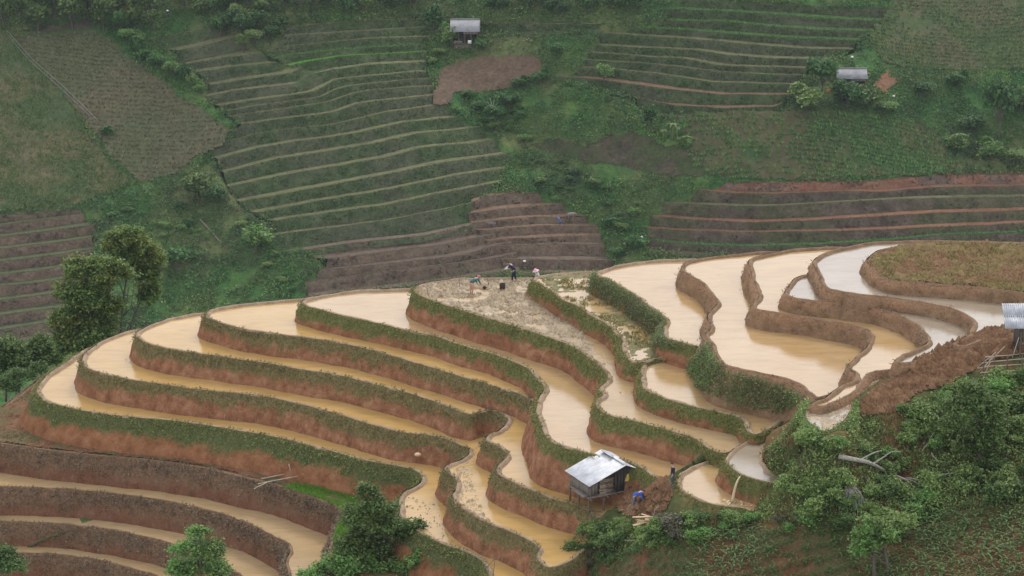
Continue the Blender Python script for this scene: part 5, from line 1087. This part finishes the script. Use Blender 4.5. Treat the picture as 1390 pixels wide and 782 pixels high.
crate = place('white_box', box(.9, .6, .8), plain('white_paint', (.75, .75, .74), .6, 0, .05), None, np.array(hA.location) + np.array([1.2, -.35, 1.75])); tag(crate, 'white box standing on the floor of the upper house', 'box')
far_house(1156, 122, 42, 16, 14, 'long low grey roofed house half hidden by trees at upper right', False)
# ------------------------------------------------------------------ people
def cloth(name, col): return plain(name, col, .9, 0, .2, 10)
SKIN = plain('skin', (.42, .25, .17), .6, 0, .08); HAIR = plain('black_hair', (.012, .011, .011), .6)
def skin_mesh(name, chains, mat, parent):
    """chains share joints by position; radii per joint; grown with a Skin modifier into one continuous surface"""
    V, E, Rd, ix = [], [], [], {}
    def vid(p, r):
        k = tuple(round(float(c), 3) for c in p)
        if k not in ix: ix[k] = len(V); V.append(k); Rd.append(r)
        return ix[k]
    for ch in chains:
        ids = [vid(p, r) for p, r in ch]; E += [(a, b) for a, b in zip(ids[:-1], ids[1:]) if a != b]
    me = bpy.data.meshes.new(name); me.from_pydata(V, E, []); me.materials.append(mat)
    o = link(name, me, parent); m = o.modifiers.new('skin', 'SKIN'); m.use_smooth_shade = True
    lay = me.skin_vertices[0] if me.skin_vertices else None
    for i, r in enumerate(Rd): lay.data[i].radius = (r, r)
    lay.data[0].use_root = True
    s = o.modifiers.new('sub', 'SUBSURF'); s.levels = s.render_levels = 1; return o
def person(loc, rz, label, bend=0.0, shirt=(.02, .025, .06), trousers=(.03, .03, .04), hat=None, arms='down', sleeves=None, boots=None, skirt=None, scale=1.0, group=None, tool=None, stride=.0):
    P = empty('person', loc, rz); P.scale = (scale*1.12, scale*1.18, scale); tag(P, label, 'person', group)
    pel = np.array([0, 0, .92]); c, s = math.cos(bend), math.sin(bend)
    def up(x, y, z): v = np.array([x, y, z]) - pel; return pel + np.array([v[0]*c + v[2]*s, v[1], -v[0]*s + v[2]*c])
    sp, ch, nk = up(0, 0, 1.12), up(.01, 0, 1.34), up(.02, 0, 1.46)
    hd, ht = up(.05, 0, 1.54), up(.05, 0, 1.64); fc = up(.1, 0, 1.57)
    J = {}
    for sd in (-1, 1):
        sh = up(.0, .17*sd, 1.385); J['sh', sd] = sh
        if arms == 'down': el = sh + np.array([-.02, .05*sd, -.27]); wr = el + np.array([.1, .0, -.23])
        elif arms == 'reach': el = sh + np.array([.16, .02*sd, -.2]); wr = el + np.array([.2, -.06*sd, -.12])
        else: el = sh + np.array([.1, .04*sd, -.25]); wr = el + np.array([.1, -.02*sd, -.24])
        J['el', sd], J['wr', sd] = el, wr; dv = (wr - el)/np.linalg.norm(wr - el); J['pa', sd] = wr + dv*.07; J['dv', sd] = dv
        J['hip', sd] = np.array([0, .09*sd, .88]); J['kn', sd] = np.array([.04 + stride*sd*.5, .1*sd, .48]); J['an', sd] = np.array([stride*sd, .11*sd, .08]); J['to', sd] = np.array([stride*sd + .15, .12*sd, .03])
    body = [[(pel, .11), (sp, .1), (ch, .115), (nk, .05), (hd, .085), (ht, .065)], [(hd, .085), (fc, .05)]]
    for sd in (-1, 1):
        body.append([(ch, .115), (J['sh', sd], .055), (J['el', sd], .04), (J['wr', sd], .028), (J['pa', sd], .034)])
        side = np.array([0, 1, 0.])
        for k in range(4): body.append([(J['pa', sd], .034), (J['pa', sd] + J['dv', sd]*(.045 + .008*(1.5 - abs(k - 1.5))) + side*(k - 1.5)*.02, .0095), (J['pa', sd] + J['dv', sd]*.075 + side*(k - 1.5)*.022 + np.array([.012, 0, -.01]), .008)])
        body.append([(J['wr', sd], .028), (J['wr', sd] + J['dv', sd]*.03 + np.array([.035, 0, 0]), .01), (J['wr', sd] + J['dv', sd]*.07 + np.array([.05, 0, 0]), .009)])
        body.append([(pel, .11), (J['hip', sd], .085), (J['kn', sd], .056), (J['an', sd], .036), (J['to', sd], .03)])
    skin_mesh('body', body, SKIN, P)
    tp = [[(pel + np.array([0, 0, -.05]), .15), (pel + np.array([0, 0, .06]), .15), (sp, .135), (ch, .14), (nk*.6 + ch*.4, .07)]]
    for sd in (-1, 1): tp.append([(ch, .14), (J['sh', sd], .075), (J['el', sd], .058)] + ([(J['el', sd]*.25 + J['wr', sd]*.75, .045)] if sleeves is None else []))
    skin_mesh('shirt', tp, cloth('shirt_cloth', shirt), P)
    if sleeves is not None:
        for sd in (-1, 1): skin_mesh('sleeve', [[(J['sh', sd]*.3 + J['el', sd]*.7, .064), (J['el', sd], .06), (J['wr', sd], .042)]], cloth('sleeve_cloth', sleeves), P)
    tr = [[(pel + np.array([0, 0, .03]), .132), (pel - np.array([0, 0, .03]), .13)]]
    for sd in (-1, 1): tr.append([(pel - np.array([0, 0, .03]), .13), (J['hip', sd] - np.array([0, 0, .06]), .102), (J['kn', sd], .074)] + ([(J['an', sd]*.75 + J['kn', sd]*.25, .058)] if skirt is None else []))
    skin_mesh('trousers', tr, cloth('trouser_cloth', trousers), P)
    if skirt is not None: skin_mesh('sash', [[(pel + np.array([0, 0, .0]), .16), (sp*.5 + pel*.5, .155), (sp, .14)]], cloth('sash_cloth', skirt), P)
    if boots is not None:
        for sd in (-1, 1): skin_mesh('boot', [[(J['an', sd]*.55 + J['kn', sd]*.45, .066), (J['an', sd], .058), (J['to', sd], .045)]], cloth('boot_rubber', boots), P)
    bk = up(-.02, 0, 1.585)
    if hat is None: skin_mesh('hair', [[(up(-.02, 0, 1.54), .085), (up(.0, 0, 1.62), .092), (up(.05, 0, 1.67), .07)]], HAIR, P)
    elif hat[0] == 'scarf': skin_mesh('headscarf', [[(up(-.04, 0, 1.52), .09), (up(.0, 0, 1.61), .11), (up(.07, 0, 1.67), .09)]], cloth('headscarf_cloth', hat[1]), P)
    elif hat[0] == 'cap':
        skin_mesh('cap', [[(up(.0, 0, 1.6), .095), (up(.04, 0, 1.66), .08)], [(up(.04, 0, 1.66), .08), (up(.15, 0, 1.63), .03)]], cloth('cap_cloth', hat[1]), P)
    else:                                                 # brimmed hat
        a = np.linspace(0, 2*np.pi, 16, endpoint=False); Vh = np.concatenate([np.c_[r*np.cos(a), r*np.sin(a), np.full(16, z)] for r, z in ((.25, -.06), (.13, 0), (.1, .12), (.02, .14))]); i = np.arange(16); jn = (i + 1) % 16
        Fh = np.concatenate([np.stack([k*16 + i, k*16 + jn, (k+1)*16 + jn, (k+1)*16 + i], 1) for k in range(3)])
        o = place('hat', (Vh, Fh), cloth('hat_straw', hat[1]), P, tuple(up(.03, 0, 1.64)), (0, bend, 0), True)
    hands = (J['pa', -1] + J['pa', 1])/2
    if tool:
        T = empty('hoe', loc, rz); T.scale = P.scale; tag(T, tool, 'hoe'); a = hands + np.array([-.35, 0, .3]); b = hands + np.array([.85, 0, -.42])
        pole('handle', a, b, .02, M_BAMBOO, T); place('blade', box(.03, .16, .24), M_DARKW, T, b + np.array([.0, 0, -.08]), (0, .3, 0))
    return P
zF = -.14
p1 = at_z([(640, 400)], zF)[0]; person(p1, R(35), 'bending worker in a pink headscarf and teal top in the muddy paddy', 1.05, (.03, .12, .12), (.5, .28, .22), ('scarf', (.6, .12, .2)), 'hang', None, None, (.16, .03, .05), scale=1.16)
p2 = at_z([(698, 383)], zF)[0]; person(p2, R(172), 'bending worker in navy clothes with pale sleeves in the muddy paddy', .55, (.012, .018, .055), (.01, .012, .03), None, 'reach', (.65, .62, .66), None, scale=1.16, stride=.12)
p3 = at_z([(732, 391)], -1.35)[0]; p3[1] += 3.2; person(p3 + np.array([0, 0, -.95]), R(200), 'person behind the paddy rim, only a pink and white hat and shoulders showing', .35, (.7, .66, .66), (.05, .05, .07), ('hat', (.75, .45, .55)), 'down', scale=1.02)
p4 = at_z([(913, 661)], -.8)[0]; person(np.array([p4[0], p4[1], -.77]), R(190), 'person in navy jacket and dark cap standing beside the small cream pool', .0, (.012, .014, .035), (.05, .055, .075), ('cap', (.03, .02, .025)), 'down', None, (.12, .12, .12), scale=1.04)
p5 = gY(861, 692); p5[2] += .1; person(p5, R(-10), 'person in a blue shirt bending to dig the small brown plot', .95, (.02, .09, .42), (.1, .11, .15), None, 'hang', scale=1.05, tool='hoe held by the person in the blue shirt', stride=.12)
for x, y, lab, kw in ((229, 25, 'tiny person in a white hat on the upper left slope', dict(shirt=(.05, .04, .05), hat=('hat', (.8, .78, .76)), bend=.2)), (761, 306, 'tiny person in blue on the bare brown paddies', dict(shirt=(.04, .16, .5), trousers=(.03, .08, .3), hat=('hat', (.1, .2, .4)), bend=.6)), (1157, 88, 'tiny person in a white hat behind the right-hand house', dict(shirt=(.1, .09, .09), hat=('hat', (.8, .8, .78)), bend=.1))):
    p = far_px([(x, y)])[0]; person(p, R(200), lab, scale=1.25, arms='hang', **kw)
# ------------------------------------------------------------------ buffaloes on the far paddies
def buffalo(x, y, rz, col, label):
    p = far_px([(x, y)])[0]; B = empty('water_buffalo', p + np.array([0, 0, .0]), rz); tag(B, label, 'buffalo', 'buffaloes on the bare paddies'); m = plain('buffalo_hide', col, .8, 0, .2, 3)
    ch = [[((-.75, 0, 1.1), .3), ((-.3, 0, 1.05), .42), ((.2, 0, 1.02), .44), ((.6, 0, 1.1), .36), ((.95, 0, 1.12), .2), ((1.2, 0, 1.0), .16), ((1.45, 0, .82), .1)]]
    for sx in (-.65, .5):
        for sy in (-.22, .22): ch.append([((-.75, 0, 1.1), .3) if sx < 0 else ((.6, 0, 1.1), .36), ((sx, sy, .8), .17), ((sx + (.1 if sx < 0 else -.02), sy, .42), .09), ((sx - .02, sy, .08), .06)])
    ch.append([((-.75, 0, 1.1), .3), ((-1.05, 0, 1.0), .04), ((-1.12, 0, .5), .025)])
    skin_mesh('body', ch, m, B)
    for s in (-1, 1): pole('horn', (1.2, .1*s, 1.12), (.95, .5*s, 1.3), .05, M_POST, B, .015, .03)
    for s in (-1, 1): place('ear', box(.05, .22, .1), m, B, (1.12, .22*s, 1.0), (.2*s, 0, 0))
    return B
buffalo(667, 309, R(175), (.12, .1, .1), 'grey buffalo standing at the left end of the bare paddies')
buffalo(775, 296, R(5), (.24, .19, .16), 'paler buffalo near the right end of the bare paddies')
# ------------------------------------------------------------------ small things
b0 = at_z([(682, 393)], zF)[0]; bk = empty('basket', b0); tag(bk, 'dark round basket standing in the mud between the two workers', 'basket')
a = np.linspace(0, 2*np.pi, 18, endpoint=False); i = np.arange(18); jn = (i + 1) % 18
prof = [(.2, 0), (.235, .2), (.25, .45), (.265, .52), (.23, .52), (.21, .3), (.15, .06)]
Vb = np.concatenate([np.c_[r*np.cos(a), r*np.sin(a), np.full(18, z)] for r, z in prof]); Fb = np.concatenate([np.stack([k*18 + i, k*18 + jn, (k+1)*18 + jn, (k+1)*18 + i], 1) for k in range(len(prof) - 1)])
place('wall', (Vb, Fb), plain('dark_wicker', (.05, .032, .025), .9, 0, .4, 20, bs=.5), bk, smooth=True)
for z in (.12, .3, .5): place('hoop', tube(np.c_[.255*np.cos(np.r_[a, 0]), .255*np.sin(np.r_[a, 0]), np.full(19, z)], np.full(19, .014), 5), M_POST, bk)
st = at_z([(658, 392)], zF)[0]; o = place('soil_clump', leaves(np.random.default_rng(1).normal(0, .09, (60, 3)) + np.array([0, 0, .1]), np.random.default_rng(2), .2), M_DARKW, None, st); tag(o, 'small dark seedling bundle in the mud left of the basket', 'bundle')
for k, (x0, y0, x1, y1, d) in enumerate([(624, 389, 624, 378, 'thin stick standing in the mud left of the headscarf worker'), (664, 387, 660, 374, 'thin leaning stick in the mud near the seedling bundle'), (581, 400, 580, 391, 'short stick at the left end of the muddy paddy')]):
    A = at_z([(x0, y0)], zF)[0]; B = at_y([(x1, y1)], A[1])[0]; tag(pole('stick', A, B, .03, M_POST, None, .02, 0, k, 5), d, 'stick')
rk = at_z([(567, 620)], -8.4)[0]; bm = bmesh.new(); bmesh.ops.create_icosphere(bm, subdivisions=2, radius=.2)
for v in bm.verts: v.co = Vector((v.co.x*1.35, v.co.y*.9, v.co.z*.75))*(1 + .18*float(noise2(v.co.x*9, v.co.y*9 + v.co.z*5, 1.7, 3)))
me = bpy.data.meshes.new('boulder'); bm.to_mesh(me); bm.free(); me.materials.append(M_PALEW)
tag(link('boulder', me, None, at_ground([(567, 617)], lambda x, y: np.full(np.shape(x), -8.0), 150, 300)[0]), 'pale stone lodged at the foot of a bank above the lowest paddy', 'stone')
# split pale boards by the digger
c0 = gY(880, 712); pile = empty('board_pile', c0); tag(pile, 'pile of fresh pale split boards below the digging person', 'boards'); rgp = np.random.default_rng(12)
for k in range(15):
    a_ = rgp.uniform(-.5, .5) + (1.2 if k % 5 == 0 else 0); L = rgp.uniform(.7, 1.7); place('board', box(L, rgp.uniform(.1, .24), .05), M_PALEW, pile, (rgp.normal(0, .55), rgp.normal(0, .3), .12 + .03*k), (rgp.normal(0, .15), rgp.normal(0, .12), a_))
o = place('upright_board', box(.2, .05, 1.0), plain('yellow_split_wood', (.6, .36, .1), .8, 0, .2, 4), pile, (.75, .5, .5), (.1, .25, .3))
# bamboo poles on the red bench
for k, (x0, y0, x1, y1) in enumerate([(355,650,420,637),(350,657,418,644),(345,664,362,655),(390,650,416,642),(392,630,397,648)]):
    A, B = at_z([(x0, y0)], -11.3)[0], at_z([(x1, y1)], -10.9)[0]
    if k == 4: B = at_z([(x1, y1)], -11.3)[0]; A = at_y([(x0, y0)], B[1])[0]
    tag(pole('bamboo_pole', A, B, .05, M_BAMBOO, None, .035, .02, k), ['upper long bamboo pole lying on the red bench', 'lower long bamboo pole lying on the red bench', 'short bamboo stick at the left of the poles on the red bench', 'shorter bamboo pole at the right end of the red bench poles', 'thin upright bamboo stick behind the poles on the red bench'][k], 'bamboo pole')
# sticks by the lowest paddy
A = at_z([(669, 782)], -8.6)[0]; tri = empty('tripod', A); tag(tri, 'thin stick tripod standing in the lowest paddy at the bottom edge', 'stick frame')
for x0, y0, x1, y1 in ((669,785,672,757),(655,776,673,757),(672,757,680,758)):
    B0 = at_y([(x0, y0)], A[1])[0] - A; B1 = at_y([(x1, y1)], A[1])[0] - A; pole('stick', B0, B1, .025, M_POST, tri, .02)
# water spilling between the two small pools
sp0 = at_z([(1006, 646)], .5)[0]; sp1 = at_z([(994, 682)], -.92)[0]; t = np.linspace(0, 1, 9)[:, None]
Pw = sp0 + (sp1 - sp0)*np.c_[t**.7, t**.7, t**1.8]; V, F = tube(Pw - sp0, np.linspace(.05, .13, 9), 8)
M_FALL = water('falling_water', (.45, .31, .15), (.55, .42, .26), .2, .6)
tag(link('water_spout', mesh_np('water_spout', V, F, M_FALL, True), None, sp0), 'thin stream of muddy water falling from the grey pool into the cream pool', 'water spout')
V, F = leaves(np.random.default_rng(4).normal(0, 1, (40, 3))*np.array([.5, .3, .02]), np.random.default_rng(5), .22, 1, 3)
tag(link('splash_foam', mesh_np('splash_foam', V, F, plain('foam', (.55, .45, .3), .4)), None, sp1 + np.array([.1, -.1, .02]), kind='stuff'), 'foam where the stream lands in the cream pool', 'foam')
# fallen tree and dead brush
ft = empty('fallen_tree', gY(1140, 634)); tag(ft, 'fallen bare grey tree trunk lying across the scrub slope', 'fallen tree'); f0 = np.array(ft.location)
def gpt(x, y, h): return gY(x, y) + np.array([0, 0, h]) - f0
def bough(name, pts, r0, r1, par): 
    P = catmull(np.array(pts), False, .3); V, F = tube(P, np.linspace(r0, r1, len(P)), 7); link(name, mesh_np(name, V, F, DEAD, True), par)
bough('trunk', [gpt(1138,630,.55), gpt(1158,637,.7), gpt(1178,643,.8), gpt(1205,655,.75), gpt(1232,666,.7)], .17, .07, ft)
bough('branch', [gpt(1165,639,.7), gpt(1182,637,1.1), gpt(1196,634,1.2)], .06, .03, ft); bough('branch', [gpt(1184,645,.8), gpt(1200,642,1.2), gpt(1210,640,1.45), gpt(1222,640,1.4)], .07, .03, ft)
for k, (x, y) in enumerate([(1245,668),(1252,676),(1262,672),(1240,678)]): bough('branch', [gpt(1225,663,.7), gpt((1225 + x)/2, (663 + y)/2 + 1, .95), gpt(x, y, .8)], .035, .012, ft)
br = empty('dead_brush', gY(1158, 690)); tag(br, 'spread of dead grey branches hanging down the scrub slope below the fallen tree', 'dead branch'); f0 = np.array(br.location); rgb = np.random.default_rng(14)
bough('stem', [gpt(1144,648,.7), gpt(1150,668,.8), gpt(1156,684,.8)], .06, .04, br)
for k in range(34):
    x = 1135 + 42*rgb.random(); y = 686 + 24*rgb.random(); bough('twig', [gpt(1152 + rgb.normal(0, 2), 674 + rgb.normal(0, 4), .8), gpt((1154 + x)/2 + rgb.normal(0, 3), (676 + y)/2, .95), gpt(x, y, .45 + .4*rgb.random())], .024, .008, br)
for k, (a_, b_, lab) in enumerate([((1251,624),(1268,598),'leaning pale dead stick below the big bush'), ((1264,626),(1274,640),'short dead stick on the red gap in the scrub'), ((1255,660),(1305,652),'thin dead branch lying left of the big bush foot')]):
    A, B = gY(*a_), gY(*b_); h = np.array([0, 0, .6]); tag(pole('dead_stick', A + h, B + h, .04, DEAD, None, .02, .06, k), lab, 'stick')
for k, (x0, y0, x1, y1) in enumerate([(838,742,875,738),(770,775,788,760),(856,690,840,700),(895,692,885,705)]):
    A, B = gY(x0, y0), gY(x1, y1); h = np.array([0, 0, .3]); tag(pole('dead_stick', A + h, B + h, .035, DEAD, None, .02, .08, 30 + k), ['dead branch lying in the scrub below the digging plot', 'dead stick at the very bottom beside the lowest paddies', 'stick lying left of the digging person', 'stick lying beside the pale boards'][k], 'stick')
# seedbeds of young rice on the red bench
for poly, lab in (([(386,662),(400,657),(430,662),(455,668),(486,676),(486,694),(466,691),(450,684),(425,674)], 'bright green rice seedbed on the red bench'), ([(452,735),(458,715),(470,702),(485,700),(480,725),(462,742)], 'second green rice seedbed half hidden by the bottom tree')):
    w = at_z(poly, -11.4); rgq = np.random.default_rng(8); lo, hi = w[:, :2].min(0), w[:, :2].max(0); Q = rgq.uniform(lo, hi, (int(np.prod(hi - lo)*260), 2)); Q = np.c_[Q, np.full(len(Q), -11.38)]; Q = Q[inside(Q, w[:, :2])]
    Q = Q[~inside(Q[:, :2], PAD['A']['L'] + PAD['A']['n']*1.2)]
    c = Q.mean(0); V, F = blades(Q - c, np.zeros_like(Q), rgq, (.12, .24), .022, 3, 1, 0, .28); tag(link('rice_seedbed', mesh_np('rice_seedbed', V, F, M_RICE), None, c, kind='stuff'), lab, 'rice seedlings')
# far small things
def far_pole(name, px, r, mat, label, cat, par=None, lift=.8):
    P = np.array([far_px([p])[0] + np.array([0, 0, lift]) for p in px]); c = P[0]; Pc = catmull(P - c, False, 2.0); V, F = tube(Pc, np.full(len(Pc), r), 5)
    o = link(name, mesh_np(name, V, F, mat, True), par, c); 
    if label: tag(o, label, cat)
    return o
M_PIPE = plain('pale_pipe', (.26, .25, .225), .7)
far_pole('bamboo_pipe', [(10,46),(35,75),(52,92),(82,118),(110,145),(133,168)], .06, M_PIPE, 'upper of two thin pale pipes running down beside the stubble field', 'pipe')
far_pole('bamboo_pipe', [(9,49),(33,78),(50,95),(79,121),(108,148),(130,170)], .05, M_PIPE, 'lower of two thin pale pipes running down beside the stubble field', 'pipe')
far_pole('dead_pole', [(271,300),(285,315),(301,333)], .08, M_PIPE, 'long pale pole lying on the scrubby slope above the paddies', 'pole', lift=.5)
bt = far_px([(668, 158)])[0]; bare = empty('bare_tree', bt); tag(bare, 'leafless pale tree in the green gully', 'tree'); rgb = np.random.default_rng(6); q = ppm(bt)
tb = [tube(np.array([[0, 0, -.3], [0, 0, 1.2], [.1, 0, 2.4]]), [.2, .16, .12])]
for x, z in ((-1.3, 3.6), (-.6, 4.4), (.5, 4.2), (1.6, 3.4), (1.9, 2.6)): tb.append(limb((.08, 0, 2.1), (x, rgb.normal(0, .4), z), .1, .04, rgb))
V, F = tubes(tb); link('branches', mesh_np('branches', V, F, DEAD, True), bare)
bn = far_px([(913, 190)])[0]; ban = empty('banana_plant', bn); tag(ban, 'banana plant with long pale leaves above the dark slumped earth', 'banana plant'); rgb = np.random.default_rng(16); M_BAN = leafy('banana_leaf', [(.1, .17, .05), (.15, .22, .07), (.22, .24, .09)], trans=.3)
for s_, (ox, oz) in enumerate(((0, 0), (-2.2, -.2), (1.0, .1))):
    hh = (3.6, 2.2, 2.8)[s_]; V, F = tube(np.array([[ox, 0, -.3], [ox, 0, hh*.5], [ox + .1, 0, hh]]), [.22, .18, .1], 7); link('stem', mesh_np('stem', V, F, M_BAN, True), ban)
    for k in range(7):
        a_ = k*.9 + rgb.uniform(-.3, .3); L = hh*rgb.uniform(.55, .75); t = np.linspace(0, 1, 6); r = L*t*.75; z = hh + L*(.9*t - 1.05*t*t); w_ = .33*np.sin(np.pi*np.clip(t*.92 + .06, 0, 1)); Cn = np.stack([ox + r*np.cos(a_), r*np.sin(a_), z], 1); S = np.array([-np.sin(a_), np.cos(a_), 0])
        V = np.concatenate([Cn - S*w_[:, None], Cn + np.array([0, 0, -.05]), Cn + S*w_[:, None]]); ii = np.arange(5); F = np.concatenate([np.stack([ii, ii+1, ii+7, ii+6], 1), np.stack([ii+6, ii+7, ii+13, ii+12], 1)]); link('leaf', mesh_np('leaf', V, F, M_BAN, True), ban)
M_WHITE = plain('white_sacking', (.75, .75, .74), .8)
for k, (x, y, lab) in enumerate([(871, 324, 'white sack on the path left of the dark terraces'), (848, 333, 'white sack lying near the gully mouth'), (1213, 133, 'white sack on a stake below the red patch'), (712, 357, 'small white sack on the lower ploughed steps')]):
    p = far_px([(x, y)])[0]; bm = bmesh.new(); bmesh.ops.create_icosphere(bm, subdivisions=2, radius=.28)
    for v in bm.verts: v.co = Vector((v.co.x*1.3, v.co.y, v.co.z*.8))*(1 + .2*float(noise2(v.co.x*5 + k, v.co.y*5 + v.co.z*3, 1.1, 5)))
    me = bpy.data.meshes.new('white_sack'); bm.to_mesh(me); bm.free(); me.materials.append(M_WHITE); tag(link('white_sack', me, None, p + np.array([0, -.2, .5])), lab, 'sack')
p = far_px([(1124, 126)])[0]; jc = empty('orange_drum', p); tag(jc, 'orange drum under the trees by the right-hand house', 'drum')
Vb = np.concatenate([np.c_[r*np.cos(a), r*np.sin(a), np.full(18, z)] for r, z in [(.01, 0), (.5, 0), (.52, .5), (.54, .52), (.52, .55), (.5, 1.3), (.2, 1.4), (.01, 1.4)]]); Fb = np.concatenate([np.stack([k*18 + i, k*18 + jn, (k+1)*18 + jn, (k+1)*18 + i], 1) for k in range(7)])
place('shell', (Vb, Fb), plain('orange_plastic', (.6, .2, .04), .5), jc, (0, -1.5, .3)); place('cap', box(.2, .2, .12), M_DARKW, jc, (0, -1.5, 1.75))
# ------------------------------------------------------------------ the air across the valley
hm = bpy.data.materials.new('haze_air'); hm.use_nodes = True; nt = hm.node_tree; nt.nodes.clear()
om = nt.nodes.new('ShaderNodeOutputMaterial'); pv = nt.nodes.new('ShaderNodeVolumePrincipled')
pv.inputs['Color'].default_value = (.78, .88, 1.0, 1); pv.inputs['Density'].default_value = .00004; pv.inputs['Anisotropy'].default_value = 0.0
nt.links.new(pv.outputs[0], om.inputs['Volume'])
bm = bmesh.new(); bmesh.ops.create_cube(bm, size=1.0)
for v in bm.verts: v.co = Vector((v.co.x*420, 405 + v.co.y*870, -64 + v.co.z*280))
me = bpy.data.meshes.new('haze'); bm.to_mesh(me); bm.free(); me.materials.append(hm)
tag(link('haze', me), 'thin bluish air between the near terraces and the far hillside', 'haze', kind='stuff')

# look-alikes that ended up with one label: tell them apart by their order in the row
_by = {}
for o in bpy.data.objects:
    if o.parent is None and 'label' in o.keys() and o.name.split('.')[0] in ('shrub', 'bush', 'small_tree'): _by.setdefault(o['label'], []).append(o)
for lab, lst in _by.items():
    if len(lst) > 1:
        lst.sort(key=lambda o: to_px([tuple(o.location)])[0][0])
        for k, o in enumerate(lst): o['label'] = lab + ', ' + (('left' if k == 0 else 'right') + ' one' if len(lst) == 2 else ORD[k] + ' from left')
